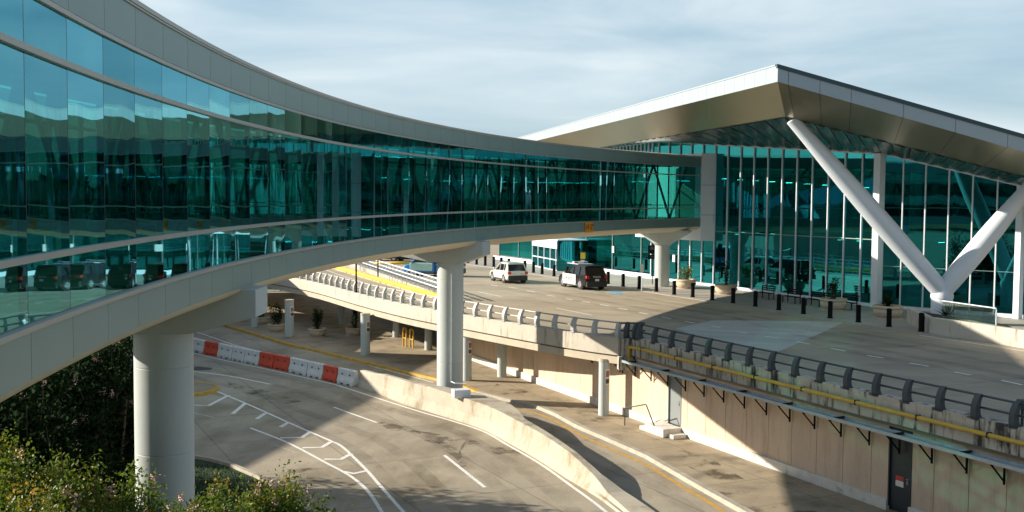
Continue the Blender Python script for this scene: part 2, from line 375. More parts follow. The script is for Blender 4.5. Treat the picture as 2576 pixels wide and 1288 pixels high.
def tag(o, label=None, cat=None, group=None, kind=None):
    if label: o["label"] = label
    if cat: o["category"] = cat
    if group: o["group"] = group
    if kind: o["kind"] = kind
    return o
def thing(name, label, cat, loc=(0, 0, 0), rz=0.0, group=None):
    o = bpy.data.objects.new(name, None); COL.objects.link(o); o.empty_display_size = 0.3
    o.location = loc; o.rotation_euler = (0, 0, rz)
    return tag(o, label, cat, group)
def copy_tree(o, parent=None):
    c = o.copy(); COL.objects.link(c)
    if parent is not None: c.parent = parent
    for ch in [x for x in bpy.data.objects if x.parent == o]: copy_tree(ch, c)
    return c
def struct(mb, name, m, **k): return tag(mb.build(name, m, **k), kind="structure")
ORD = ["first", "second", "third", "fourth", "fifth", "sixth", "seventh", "eighth", "ninth", "tenth", "eleventh", "twelfth", "thirteenth", "fourteenth", "fifteenth", "sixteenth", "seventeenth", "eighteenth", "nineteenth", "twentieth", "twenty-first", "twenty-second", "twenty-third", "twenty-fourth", "twenty-fifth", "twenty-sixth", "twenty-seventh", "twenty-eighth", "twenty-ninth", "thirtieth"]
def text_mesh(name, s, size, m, parent, mtx, ext=0.004):
    cu = bpy.data.curves.new(name, 'FONT'); cu.body = s; cu.size = size; cu.extrude = ext; cu.align_x = 'CENTER'; cu.align_y = 'CENTER'
    tmp = bpy.data.objects.new("tmp", cu); COL.objects.link(tmp)
    dg = bpy.context.evaluated_depsgraph_get(); me = bpy.data.meshes.new_from_object(tmp.evaluated_get(dg)); me.name = name
    bpy.data.objects.remove(tmp); me.materials.clear(); me.materials.append(MT[m])
    o = bpy.data.objects.new(name, me); COL.objects.link(o); o.parent = parent; o.matrix_local = mtx
    return o
def frame(origin, xdir, zdir=(0, 0, 1)):
    """matrix for lettering: text runs along xdir, up is zdir"""
    x = Vector(xdir).normalized(); y = Vector(zdir).normalized(); z = x.cross(y)
    m = Matrix.Identity(4)
    for i in range(3): m[i][0] = x[i]; m[i][1] = y[i]; m[i][2] = z[i]; m[i][3] = origin[i]
    return m
def resample(pts, step):
    pts = [Vector((p[0], p[1])) for p in pts]; out = [pts[0].copy()]; need = step
    for a, b in zip(pts, pts[1:]):
        L = (b - a).length; pos = 0.0
        while L - pos >= need:
            pos += need; out.append(a + (b - a) * (pos / L)); need = step
        need -= (L - pos)
    return out
def W(mb, name, m, parent, **k):      # part modelled in world coordinates under an unrotated thing
    o = mb.build(name, m, parent, **k); o.location = -parent.location; return o

DZ = 3.8      # upper roadway level
CT = 4.1      # top of its parapet kerb
# ------------------------------------------------------------------ retaining wall line
W0 = Vector((-2.7, 71.4)); WD = Vector((0.423, -0.906)).normalized(); WN = Vector((WD.y, -WD.x))   # WN points to the camera side
if WN.x > 0: WN = -WN
def WP(t, off=0.0): p = W0 + WD * t + WN * off; return (p.x, p.y)
def wt(px):
    q = (px - 1288) / FP; return (W0.y * q - W0.x) / (WD.x - WD.y * q)
TE = 20.3       # where the curved deck leaves the wall
TEND = 72.0

# ------------------------------------------------------------------ ground and lower road
struct(MB().sheet([(-3000, -1500), (3000, -1500), (3000, 4500), (-3000, 4500)], -0.012), "ground", 'ground')
struct(MB().sheet([(-70, 3), (33, 3), (33, 20), (12, 60), (-5, 130), (-70, 130)], 0.0), "road", 'road')
# grass bank with the trees, bottom left
gl = [G(485, 1154), G(530, 1162), G(575, 1174), G(645, 1204), G(700, 1235), G(760, 1290)]
struct(MB().sheet([(-60, 6), (-2.0, 6)] + [(gl[-1][0] + 1.2, gl[-1][1] - 8)] + gl[::-1] + [(-16, 44.6), (-24, 47), (-60, 50)], 0.02), "grass", 'grass')
kb = MB(); kpts = [(-24, 47), (-16, 44.6)] + gl + [(gl[-1][0] + 1.2, gl[-1][1] - 8)]
kb.strip(kpts, [(-0.18, 0.0), (-0.18, 0.14), (0.0, 0.14), (0.03, 0.0)])
struct(kb, "kerb", 'curbw')
# raised sidewalk under the deck
cy = [(402.5, 771), (485, 793), (569, 816.6), (637, 837), (725, 863.5), (793, 879), (871, 897), (939, 914), (1009, 931), (1099, 950), (1169, 969), (1204, 984)]
cw = [(1204, 984), (1289, 1004), (1359, 1021), (1404, 1039), (1459, 1069), (1559, 1111), (1634, 1144), (1717, 1191.5), (1792, 1234), (1887, 1286), (1990, 1345), (2200, 1470)]
CY = [G(*p, 0.15) for p in cy]; CWp = [G(*p, 0.15) for p in cw]
back = [WP(TEND, -1), WP(0, -1), (-1, 80), (-6, 104), (-14, 118), (-60, 128)]
struct(MB().prism(CY + CWp[1:] + back, 0.004, 0.145), "sidewalk", 'walk')
kprof = [(-0.12, 0.0), (-0.12, 0.154), (0.16, 0.154), (0.20, 0.0)]
struct(MB().strip(CY, kprof), "kerb", 'curby')
struct(MB().strip(CWp, kprof), "kerb", 'curbw')

# ------------------------------------------------------------------ upper deck
edge_px = [(1562, 850), (1493.6, 844), (1443.6, 835), (1396, 828), (1351, 820), (1308.6, 814), (1268.6, 806.5), (1228.6, 800.5), (1191, 793),
           (1140, 785), (1086, 776.5), (1053.6, 770), (1022, 764.5), (992.6, 757.5), (963.6, 751), (936, 744.5), (907.6, 737.5), (881, 730.5), (859.5, 724.5), (836, 718), (811, 711.5), (786, 705.5), (760, 700)]
EDGE = [G(x, y, CT) for x, y in edge_px]
a, b_ = Vector(EDGE[-3]), Vector(EDGE[-1]); dd = (b_ - a).normalized()
EDGE += [tuple(b_ + dd * 9 + Vector((-0.6, 0))), tuple(b_ + dd * 19 + Vector((-2.6, 0))), tuple(b_ + dd * 34 + Vector((-8, 0)))]
# smooth the path a little
def smooth_path(P, it=2):
    P = [Vector(p) for p in P]
    for _ in range(it):
        P = [P[0]] + [(P[i - 1] + P[i] * 2 + P[i + 1]) / 4 for i in range(1, len(P) - 1)] + [P[-1]]
    return [(p.x, p.y) for p in P]
EDGE = smooth_path(EDGE, 3)
yl = [G(1100, 741.6, CT), G(850, 671.6, CT)]
d1 = (Vector(yl[1]) - Vector(yl[0])).normalized()
RA = [tuple(Vector(yl[0]) - d1 * 2.5), yl[0], yl[1], tuple(Vector(yl[1]) + d1 * 20)]
vb = [G(1098, 732, CT), G(930, 674, CT)]
d2 = (Vector(vb[1]) - Vector(vb[0])).normalized()
RB = [tuple(Vector(vb[0]) - d2 * 4.0), vb[0], vb[1], tuple(Vector(vb[1]) + d2 * 20)]
corner = WP(TE, 0.05)
deck_poly = [corner] + EDGE + RA[::-1] + RB + [(-14, 160), (60, 160), (60, 6), WP(TEND, -0.02)]
dp = [Vector(p) for p in deck_poly]
struct(MB().prism([(p.x, p.y) for p in dp], 3.12, DZ), "elevated_road", 'deck')
# beams under the deck
# paler sidewalk zone in front of the glass, with a bollard line
bol_px = [(2317, 835.5), (2236, 823), (2159, 812), (2088, 801.5), (2021, 791), (1959, 781), (1900, 772), (1844, 763.5), (1791.6, 756), (1742.4, 748.5), (1695.8, 742),
          (1651, 734.4), (1608, 727.7), (1567.4, 721.9), (1529.6, 715.2), (1493, 710), (1459, 704.5), (1427, 700), (1393.7, 695.8), (1363.7, 690.5), (1342, 686.8), (1320.4, 683.3),
          (1280, 677.5), (1261, 674.3), (1242, 671.6), (1220.6, 669), (1199, 666), (1177, 662.4)]
BOL = [G(x, y, DZ) for x, y in bol_px]
bl = [Vector(p) for p in BOL]
outl = []
for i, p in enumerate(bl):
    d = (bl[min(i + 1, len(bl) - 1)] - bl[max(i - 1, 0)]).normalized(); n = Vector((-d.y, d.x))
    if n.x > 0: n = -n
    outl.append(p + n * 0.75)
outl = [outl[0] - (outl[1] - outl[0]) * 1.2] + outl
F0 = Vector((12.3, 95.3)); FU = Vector((0.45, -0.893)).normalized(); FN = Vector((-0.893, -0.45)).normalized()
def FP2(k, off=0.0): p = F0 + FU * k + FN * off; return (p.x, p.y)
ap = [(p.x, p.y) for p in outl] + [FP2(-34, 0), FP2(26.5, 0), (34, 62)]
struct(MB().prism(ap, DZ - 0.01, DZ + 0.03), "sidewalk", 'apron')

# ------------------------------------------------------------------ parapets with rails
def post_mesh(face=1):
    """curved bracket post: profile in local x (outwards) / z, width along y"""
    out_c = [(0.20, 0.0), (0.24, 0.12), (0.245, 0.28), (0.22, 0.44), (0.16, 0.60), (0.07, 0.74), (0.02, 0.79)]
    in_c = [(-0.06, 0.78), (-0.05, 0.70), (0.0, 0.56), (0.03, 0.40), (0.02, 0.20), (-0.03, 0.06), (-0.10, 0.0)]
    prof = out_c + in_c; w = 0.105; n = len(prof)
    mb = MB(); P = [(x * face, -w, z) for x, z in prof] + [(x * face, w, z) for x, z in prof]
    k = len(out_c); F = []
    for i in range(n): j = (i + 1) % n; F.append((i, j, n + j, n + i))
    for i in range(k - 1):      # side faces as quads between outer and inner curve
        o1, o2, i1, i2 = i, i + 1, n - 1 - i, n - 2 - i
        F.append((o1, o2, i2, i1)); F.append((n + o2, n + o1, n + i1, n + i2))
    mb.add(P, F)
    mb.box((0.05 * face, 0, 0.012), 0.42, 0.26, 0.024)
    return mb
POST_ME = {}
def railing(name, label, cat, path, posts, face, pm, side, group=None, smat='steel', kerb=None, z0=CT, kz=(3.25, 4.1), width=0.42):
    """path: plan line; side=+1 if the outside is to the right of travel"""
    loc = (path[0][0], path[0][1], z0)
    t = thing(name, label, cat, loc, group=group)
    P = [Vector((p[0], p[1])) for p in path]
    if kerb:
        a, b2 = -width / 2 , width / 2
        prof = [(a, kz[0]), (a, kz[1]), (b2, kz[1]), (b2, kz[0])]
        W(MB().strip(path, prof), "kerb_wall", kerb, t, bevel=0.015)
    for h, off in ((0.73, 0.0), (0.36, 0.03)):
        rp = []
        for i, p in enumerate(P):
            d = (P[min(i + 1, len(P) - 1)] - P[max(i - 1, 0)]).normalized(); r = Vector((d.y, -d.x)) * side
            q = p - r * (0.06 - off); rp.append((q.x, q.y, z0 + h))
        W(MB().tube(rp, 0.038, n=8), "rail", smat, t, smooth=True)
    key = (smat,)
    if key not in POST_ME:
        o = post_mesh().build("post", smat, None, bevel=0.01); POST_ME[key] = o.data; bpy.data.objects.remove(o)
    for (q, dr) in posts[:100]:
        r = Vector((dr.y, -dr.x)) * side
        o = bpy.data.objects.new("post", POST_ME[key]); COL.objects.link(o); o.parent = t
        o.location = (q.x - loc[0], q.y - loc[1], 0.0); o.rotation_euler = (0, 0, atan2(r.y, r.x))
    return t
def path_posts(path, step, start=0.4, end_gap=0.3):
    P = [Vector((p[0], p[1])) for p in path]; res = []; tot = sum((b - a).length for a, b in zip(P, P[1:]))
    s = start
    while s < tot - end_gap:
        acc = 0
        for a, b in zip(P, P[1:]):
            L = (b - a).length
            if acc + L >= s:
                res.append((a + (b - a) * ((s - acc) / L), (b - a).normalized())); break
            acc += L
        s += step
    return res
# left curved edge (travel away from the camera, outside on the left)
pe = [tuple(Vector(EDGE[0]))] + [tuple(p) for p in EDGE[1:-1]]
lt = railing("parapet_railing", "pale curved kerb wall with rails along the outer edge of the upper road", "railing", pe, path_posts(pe, 1.46, 0.1), 1, None, -1, smat='railw', kerb='parapet2')
W(MB().strip(pe, [(-0.16, 2.82), (-0.16, 3.17), (0.5, 3.17), (0.5, 2.82)]), "edge_beam", 'beam', lt)
# right part over the panel wall
pr = [WP(TE + 0.35, 0.0), WP(TEND, 0.0)]
ps = []
for k in range(-3, 40):
    tt = 25.5 + 1.44 * k
    if TE + 0.5 < tt < TEND - 1 and tt < 62: ps.append((Vector(WP(tt)), WD.copy()))
ps.insert(0, (Vector(WP(TE + 0.55)), WD.copy()))
rt = railing("parapet_railing", "dark steel rails on streaked concrete kerb above the pink panel wall", "railing", pr, ps, 1, None, 1, smat='steel', kerb='parapet', kz=(3.28, 4.08), width=0.46)
# raised teeth of the kerb between posts
tb = MB()
for k in range(-3, 26):
    t0 = 25.5 + 1.44 * k
    if t0 < TE + 0.4: continue
    p0 = WP(t0 + 0.24, 0.02); p1 = WP(t0 + 1.20, 0.02); tb.seg(p0, p1, 0.44, 4.05, 4.16)
W(tb, "kerb_block", 'parapet', rt)
# inner white railing beside the gap
ri = [RB[0], RB[1], RB[2], RB[3]]
it = thing("inner_railing", "white three-bar railing along the gap beside the blue van", "railing", (RB[0][0], RB[0][1], DZ))
W(MB().strip(ri, [(-0.14, 3.6), (-0.14, 4.0), (0.14, 4.0), (0.14, 3.6)]), "kerb_wall", 'parapet', it)
for z in (4.38, 4.70, 5.02):
    W(MB().tube([(p[0], p[1], z) for p in ri], 0.06), "rail", 'whitem', it, smooth=True)
for q, dr in path_posts(ri, 1.5, 0.2):
    W(MB().box((q.x, q.y, 4.55), 0.12, 0.12, 1.05), "post", 'whitem', it)
# yellow rounded kerb on the other side of the gap
yk = thing("yellow_kerb_rail", "thick yellow tube edging the gap between the two upper ramps", "kerb rail", (RA[1][0], RA[1][1], DZ))
W(MB().tube([(p[0], p[1], 4.02) for p in RA], 0.19, n=12), "tube", 'yellow', yk, smooth=True)
W(MB().strip(RA, [(-0.12, 3.5), (-0.12, 3.88), (0.12, 3.88), (0.12, 3.5)]), "kerb_wall", 'parapet', yk)

# end block where the curved deck meets the wall
eb = thing("deck_end_block", "stained concrete end block with dark recess where the curved deck meets the wall", "concrete block", (corner[0], corner[1], 2.4))
c0 = Vector(EDGE[0]); c1 = Vector(WP(TE + 0.15, 0.0)); dirc = (c1 - c0).normalized()
W(MB().seg(c0 + dirc * 0.0, c1, 0.46, 3.22, 4.12), "upper_block", 'parapet', eb, bevel=0.02)
ee = Vector(EDGE[0])
W(MB().seg(ee + dirc * -0.15, ee + dirc * 0.95, 0.7, 2.55, 3.21), "bearing_block", 'parapet', eb, bevel=0.02)
W(MB().seg(ee + dirc * 0.96, c1 + dirc * 0.2, 0.3, 2.55, 3.21, off=-0.25), "recess", 'black', eb)

# short rail on end block
er = thing("short_railing", "short dark two-post rail on the end block of the curved deck", "railing", (c0.x, c0.y, CT))
for h in (0.36, 0.73):
    W(MB().tube([(c0.x - 0.1, c0.y, CT + h), (c0.x + dirc.x * 1.2, c0.y + dirc.y * 1.2, CT + h)], 0.045), "rail", 'steel', er, smooth=True)
for s_ in (0.35, 1.0):
    o = bpy.data.objects.new("post", POST_ME[('steel',)]); COL.objects.link(o); o.parent = er
    q = c0 + dirc * s_; o.location = (q.x - c0.x, q.y - c0.y, 0); o.rotation_euler = (0, 0, atan2(-0.75, -0.65))

# ------------------------------------------------------------------ panel wall
pw = thing("panel_wall", "long wall of pink beige panels on a pale base under the road kerb", "wall", (*WP(0), 0))
seams = [25.17 + 1.44 * k for k in range(-18, 32)]
doors = [(wt(1686), wt(1717.5)), (wt(2250), wt(2306))]
bk = MB().seg(WP(-0.5, -0.35), WP(TEND, -0.35), 0.4, 0.0, 3.5); W(bk, "backing", 'darkgap', pw)
npan = 0
for s0, s1 in zip(seams, seams[1:]):
    pieces = [(s0, s1)]
    for d0, d1_ in doors:
        new = []
        for p0, p1 in pieces:
            if d1_ <= p0 or d0 >= p1: new.append((p0, p1)); continue
            if d0 > p0 + 0.06: new.append((p0, d0))
            if d1_ < p1 - 0.06: new.append((d1_, p1))
        pieces = new
    for p0, p1 in pieces:
        if p1 < 0 or p0 > TEND - 2: continue
        mb = MB(); mb.seg(WP(p0 + 0.012, -0.1), WP(p1 - 0.012, -0.1), 0.1, 0.40, 3.30)
        if npan < 100: W(mb, "wall_panel", 'panel', pw)
        npan += 1
mb = MB(); mb.seg(WP(doors[0][0], -0.1), WP(doors[0][1], -0.1), 0.1, 2.72, 3.30); W(mb, "wall_panel", 'panel', pw)
prev = -0.4
for d0, d1_ in doors + [(TEND, TEND)]:
    W(MB().seg(WP(prev, -0.02), WP(d0, -0.02), 0.16, 0.1, 0.52), "base_sill", 'sill', pw, bevel=0.01); prev = d1_
def door(t0, t1, z0, z1, m, lab):
    d = W(MB().seg(WP(t0 + 0.03, -0.13), WP(t1 - 0.03, -0.13), 0.06, z0, z1), "door", m, pw); d["label"] = lab
    fr = MB(); fr.seg(WP(t0 - 0.03, -0.09), WP(t0 + 0.03, -0.09), 0.13, z0, z1 + 0.05); fr.seg(WP(t1 - 0.03, -0.09), WP(t1 + 0.03, -0.09), 0.13, z0, z1 + 0.05)
    fr.seg(WP(t0 + 0.03, -0.09), WP(t1 - 0.03, -0.09), 0.13, z1, z1 + 0.05)
    o = fr.build("door_frame", m, d)
    h = MB(); hp = WP(t1 - 0.14, -0.04); h.box((hp[0], hp[1], z0 + 1.0), 0.05, 0.05, 0.14); h.box((hp[0], hp[1], z0 + 1.12), 0.09, 0.09, 0.03)
    o = h.build("handle", 'tray', d)
    return d
dg = door(*doors[0], 0.53, 2.66, 'doorg', "plain grey service door at the top of the steps")
dk = door(*doors[1], 0.30, 3.28, 'doord', "tall dark service door with red and white notice")
nm = MB(); c = WP((doors[1][0] + doors[1][1]) / 2 - 0.05, -0.095); ang = atan2(WD.y, WD.x)
nm.box((c[0], c[1], 1.36), 0.36, 0.012, 0.16, ang); o = nm.build("notice", 'signr', dk)
nm = MB(); nm.box((c[0], c[1], 1.17), 0.36, 0.012, 0.20, ang); o = nm.build("notice", 'signw', dk)

# steps at the grey door
st = thing("concrete_steps", "small pale concrete steps up to the grey service door", "steps", (*WP(doors[0][0]), 0.15))
W(MB().seg(WP(doors[0][0] - 0.3, 0.55), WP(doors[0][1] + 0.25, 0.55), 1.0, 0.15, 0.53), "landing", 'sill', st, bevel=0.02)
W(MB().seg(WP(doors[0][0] - 0.75, 0.55), WP(doors[0][0] - 0.31, 0.55), 1.0, 0.15, 0.33), "step", 'sill', st, bevel=0.02)
W(MB().seg(WP(doors[0][1] + 0.26, 0.45), WP(doors[0][1] + 0.7, 0.45), 0.7, 0.15, 0.33), "step", 'sill', st, bevel=0.02)
hr = thing("handrail", "thin bent grey handrail beside the concrete steps", "handrail", (*WP(doors[0][0] - 1.6, 1.1), 0.15))
A = WP(doors[0][0] - 1.75, 1.25); B = WP(doors[0][0] - 0.2, 1.1); C_ = WP(doors[0][0] + 0.45, 1.0)
W(MB().tube([(*A, 0.15), (*A, 0.98), (*B, 1.42), (B[0] + 0.05, B[1], 1.40), (*C_, 0.53)], 0.028), "rail", 'steel', hr, smooth=True)

# long metal tray on brackets
TR0, TR1 = TE - 0.9, TEND - 3
ct = thing("cable_tray", "long blue grey metal tray on triangular brackets across the pink wall", "cable tray", (*WP(TR0), 3.0))
W(MB().seg(WP(TR0, 0.42), WP(TR1, 0.42), 0.52, 2.96, 3.0), "tray_deck", 'tray', ct)
W(MB().seg(WP(TR0, 0.67), WP(TR1, 0.67), 0.03, 2.95, 3.07), "lip", 'tray', ct)
W(MB().seg(WP(TR0, 0.175), WP(TR1, 0.175), 0.03, 2.95, 3.07), "lip", 'tray', ct)
for i in range(16):
    tb = MB().seg(WP(TR0 + 1.7 + 2.88 * i, 0.42), WP(TR0 + 1.75 + 2.88 * i, 0.42), 0.5, 3.003, 3.085); W(tb, "tray_clip", 'darkgap', ct)
def bracket(t):
    b = MB(); r = 0.028
    b.seg(WP(t - r, 0.07), WP(t + r, 0.07), 0.05, 2.25, 2.95)
    b.seg(WP(t - r, 0.38), WP(t + r, 0.38), 0.56, 2.90, 2.945)
    p = WP(t, 0.08); q = WP(t, 0.62); b.bar((*p, 2.35), (*q, 2.90), 0.03, n=6)
    W(b, "bracket", 'black', ct)
for k in range(-4, 30):
    t = 25.17 + 1.44 * k
    if TR0 < t < TR1 and k < 26: bracket(t)
bracket(TR0 + 0.25)
# small brackets continuing under the curved deck
ub = thing("wall_bracket_row", "short dark brackets on the pink wall under the curved deck", "brackets", (*WP(12), 2.6))
for k in range(-12, -4):
    t = 25.17 + 1.44 * k
    b = MB(); b.seg(WP(t - 0.03, 0.05), WP(t + 0.03, 0.05), 0.06, 2.3, 2.75); p = WP(t, 0.06); q = WP(t, 0.4); b.bar((*p, 2.35), (*q, 2.72), 0.03, n=6); W(b, "bracket", 'black', ub)

# yellow pipe
yp = thing("yellow_pipe", "long yellow pipe running below the dark road rails to the frame edge", "pipe", (*WP(TE), 3.7))
pt = [(*WP(TE - 0.4, 0.1), 2.98), (*WP(TE + 0.30, 0.30), 2.98), (*WP(TE + 0.40, 0.34), 3.02), (*WP(TE + 0.42, 0.36), 3.62), (*WP(TE + 0.50, 0.36), 3.72), (*WP(TE + 1.2, 0.36), 3.74)] + [(*WP(TE + 1.2 + 1.44 * i, 0.36), 3.74) for i in range(1, 32)]
W(MB().tube(pt, 0.075, n=10), "pipe", 'pipey', yp, smooth=True)
for i in range(14):
    t = TE + 1.6 + 2.88 * i
    b = MB(); b.seg(WP(t - 0.03, 0.34), WP(t + 0.03, 0.34), 0.19, 3.655, 3.83)
    W(b, "pipe_clamp", 'darkgap', yp)

# ------------------------------------------------------------------ columns under the deck
cols = [(728, 846.6, 0.34), (919, 892, 0.32), (1174.6, 956.5, 0.28), (1518.6, 1044, 0.27), (996, 848, 0.26), (1077.6, 880, 0.27), (1262.6, 947.5, 0.28), (640, 822, 0.3), (860, 815, 0.26)]
names = ["pale round deck column left of the shaded planters", "pale round deck column between planter and yellow hoops, notice facing the road", "pale round deck column just right of the tall bridge pier",
         "bright round column under the end of the curved deck, with red and grey notice", "slim shaded round column behind the yellow hoops", "shaded round column just left of the tall bridge pier",
         "sunlit round column standing close before the pink panel wall", "round column in deep shade under the bridge crosshead", "slim round column deep in the shade near the white window frames"]
for (px, py, r), lab in zip(cols, names):
    x, y = G(px, py, 0.15)
    t = thing("deck_column", lab, "column", (x, y, 0.15), group="columns carrying the upper road")
    MB().lathe([(r, 0), (r, 2.68)], n=28).build("shaft", 'pier', t, smooth=radians(40))
    MB().lathe([(r + 0.015, 2.68), (r + 0.015, 2.84)], n=28).build("column_head", 'beam', t)
    if px in (728, 919, 1174.6, 1518.6):
        a = atan2(-y, -x) + 0.25
        P = []
        def arc_plate(z0, z1, rr, da0, da1):
            m = MB(); k = 6
            P = [(rr * cos(a + da0 + (da1 - da0) * i / k), rr * sin(a + da0 + (da1 - da0) * i / k), z) for z in (z0, z1) for i in range(k + 1)]
            m.add(P, [(i, i + 1, k + 2 + i, k + 1 + i) for i in range(k)]); return m
        n = arc_plate(1.55, 2.35, r + 0.012, -0.1, 0.95).build("notice", 'signw', t)
        arc_plate(1.95, 2.25, r + 0.017, 0.1, 0.75).build("symbol", 'dullred', n); arc_plate(1.62, 1.85, r + 0.017, 0.05, 0.8).build("lettering", 'steel', n)

# ------------------------------------------------------------------ lower-level front in the shade
lf = thing("lower_front", "shaded lower-level front with white framed windows under the road", "building front", (-6, 104, 0.15))
line = [(-1.0, 76), (-6, 104), (-14, 118), (-40, 126)]
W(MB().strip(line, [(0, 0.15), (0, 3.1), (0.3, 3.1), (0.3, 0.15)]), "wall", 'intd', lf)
W(MB().seg(WP(-0.5, -0.2), (-0.6, 76.4), 0.3, 0.15, 3.1), "side_wall", 'intw', lf)
for i in range(9):
    a_ = Vector((-13.0 - 2.6 * i, 116.5 + 0.9 * i)); 
    f = MB(); bb = a_ + Vector((-2.3, 0.78))
    for z0, z1 in ((0.2, 0.3), (2.3, 2.42), (2.9, 3.0)): f.seg(a_, bb, 0.12, z0, z1)
    for s_ in (0, .33, .66, 1): q = a_.lerp(bb, s_); f.box((q.x, q.y, 1.65), 0.1, 0.12, 2.9)
    w_ = W(f, "window_frame", 'whitem', lf)
    g = MB().seg(a_, bb, 0.02, 0.2, 2.9, off=-0.05).build("pane", 'fglass', w_)
# ------------------------------------------------------------------ road markings (each a thin sheet of paint)
def mark(px, w, z, m='white', name="road_marking"):
    if w == 0.11 and m == 'white': w = 0.16
    return struct(MB().ribbon([G(x, y, z) for x, y in px], w, z), name, m)
z1 = 0.006
def dens(P, n=6):
    out = []
    for i in range(len(P) - 1):
        p0 = P[max(i - 1, 0)]; p1 = P[i]; p2 = P[i + 1]; p3 = P[min(i + 2, len(P) - 1)]
        for k in range(n):
            t = k / n
            out.append(tuple(0.5 * ((2 * p1[j]) + (-p0[j] + p2[j]) * t + (2 * p0[j] - 5 * p1[j] + 4 * p2[j] - p3[j]) * t * t + (-p0[j] + 3 * p1[j] - 3 * p2[j] + p3[j]) * t ** 3) for j in (0, 1)))
    out.append(P[-1]); return out
A_line = [(483, 887), (549, 903), (655, 925), (731, 942), (816, 961), (858, 972), (963, 1006), (1058, 1036), (1138, 1059), (1218, 1086), (1273, 1117), (1358, 1166), (1433, 1219), (1508, 1274), (1560, 1320)]
mark(dens(A_line), 0.14, z1)
mark(dens([(470, 932), (480, 933.5), (565, 944), (625, 955), (680, 966.5)]), 0.16, z1)
Cl = [(545, 984), (640, 1024), (740, 1069), (830, 1108), (858.6, 1122), (888.6, 1149), (923.6, 1184), (958.6, 1224), (1018.6, 1292)]
Dl = [(630, 1076.5), (725, 1114), (820, 1164), (858.6, 1184), (893.6, 1206), (928.6, 1239), (965, 1295)]
mark(dens(Cl), 0.14, z1); mark(dens(Dl), 0.14, z1)
for c in ([(705, 1101.5), (760, 1100), (780, 1086.5)], [(760, 1126.5), (810, 1125), (832.5, 1111.5)], [(815, 1155), (858, 1155), (884, 1141)], [(862, 1186), (890, 1191), (923, 1184)],
          [(480, 1019), (525, 1020), (575, 994)], [(585, 1041), (617, 1014)], [(645, 1054), (668, 1039)], [(706, 1074), (724, 1063)]):
    mark(c, 0.22, z1 + 0.001)
mark([(430, 1015), (482, 1037), (537, 1050)], 0.14, z1, 'faded')
mark([(690, 1118), (755, 1143)], 0.1, z1, 'faded')
mark([(840, 1024), (858, 1031), (948, 1063)], 0.13, z1)
mark([(1118, 1145), (1220, 1226)], 0.15, z1)
mark([(1310, 1300), (1400, 1380)], 0.15, z1)
mark(dens([(440, 822), (501.5, 837.5), (585, 866), (650, 884), (720, 908)]), 0.12, z1)
mark(dens([(560, 818), (637, 841), (767, 880), (871, 903), (939, 922), (1009, 940), (1090, 962)]), 0.12, z1)
for q in ([(609, 861), (630, 856)], [(634, 864), (655, 859)]): mark(q, 0.7, z1, 'faded')
mark(dens([(1186, 984), (1225, 1000), (1289, 1023), (1359, 1043), (1404, 1063), (1459, 1094), (1559, 1139), (1634, 1174), (1717, 1224), (1792, 1269), (1850, 1310)]), 0.19, z1, 'yline')
mark(dens([(1100, 962), (1150, 972), (1186, 985), (1240, 1001)]), 0.5, z1, 'yline')
# stains and patches
def blob(pts, z, m, name="road_stain"): return struct(MB().sheet([G(x, y, z) for x, y in pts], z), name, m)
blob([(480, 925), (500, 922), (535, 926), (531, 930), (500, 932), (480, 931)], z1, 'asph')
blob([(1153, 1140), (1162, 1119), (1176, 1105), (1167, 1124), (1158, 1134), (1163, 1150), (1151, 1158), (1139, 1147), (1126, 1137)], 0.003, 'stain')
blob([(960, 1070), (985, 1065), (1021, 1074), (1008, 1078), (975, 1079)], 0.003, 'stain')
# rubber and oil films
def lane(px, off, w, z, m='track', name="tyre_marks"):
    P = [Vector(G(x, y, z)) for x, y in dens(px, 3)]; Q = []
    for i, p in enumerate(P):
        d = (P[min(i + 1, len(P) - 1)] - P[max(i - 1, 0)]).normalized(); Q.append(p + Vector((d.y, -d.x)) * off)
    return struct(MB().ribbon([(q.x, q.y) for q in Q], w, z), name, m)
for o_ in (1.0, 2.7, 4.9, 6.5): lane([(549, 903), (655, 925), (816, 961), (963, 1006), (1138, 1059), (1273, 1117), (1433, 1219), (1560, 1320)], o_, .62, 0.0035 + o_ * .0001)
for o_ in (0.9, 2.6): lane([(1150, 972), (1225, 1000), (1359, 1043), (1459, 1094), (1559, 1139), (1717, 1224), (1850, 1310)], o_, .7, 0.0035 + o_ * .0001)
for k_, q in enumerate([[(930, 1068), (960, 1062), (1000, 1066), (1035, 1078), (1010, 1084), (965, 1082)], [(985, 1092), (1040, 1082), (1110, 1092), (1150, 1108), (1125, 1120), (1060, 1108), (1010, 1104)], [(1100, 1112), (1180, 1100), (1215, 1118), (1190, 1160), (1160, 1180), (1150, 1150), (1118, 1135)],
           [(720, 1180), (790, 1176), (850, 1190), (820, 1210), (750, 1205)], [(1230, 1122), (1290, 1118), (1320, 1140), (1280, 1152), (1240, 1140)], [(560, 955), (680, 985), (760, 1010), (700, 1020), (600, 985)]]): blob(q, 0.0052 + k_ * .00012, 'oil', "oil_patch")
for k_, q in enumerate([[(1700, 1125), (1800, 1160), (1880, 1210), (1800, 1205), (1700, 1160)], [(1800, 1235), (1950, 1255), (2060, 1288), (1900, 1300)], [(1420, 1020), (1500, 1035), (1560, 1062), (1480, 1060)], [(1250, 965), (1330, 985), (1300, 1000), (1230, 985)]]): 
    struct(MB().sheet([G(x, y, .15) for x, y in q], .150 + k_ * .0004), "oil_patch", 'oil')
for o_ in (.6, 2.2, 4.4, 6.0): lane([(1235, 722), (1400, 752), (1560, 782), (1700, 808), (1850, 838), (2050, 874), (2300, 922), (2600, 985)], -o_, .8, DZ + .0022 + o_ * .0001)
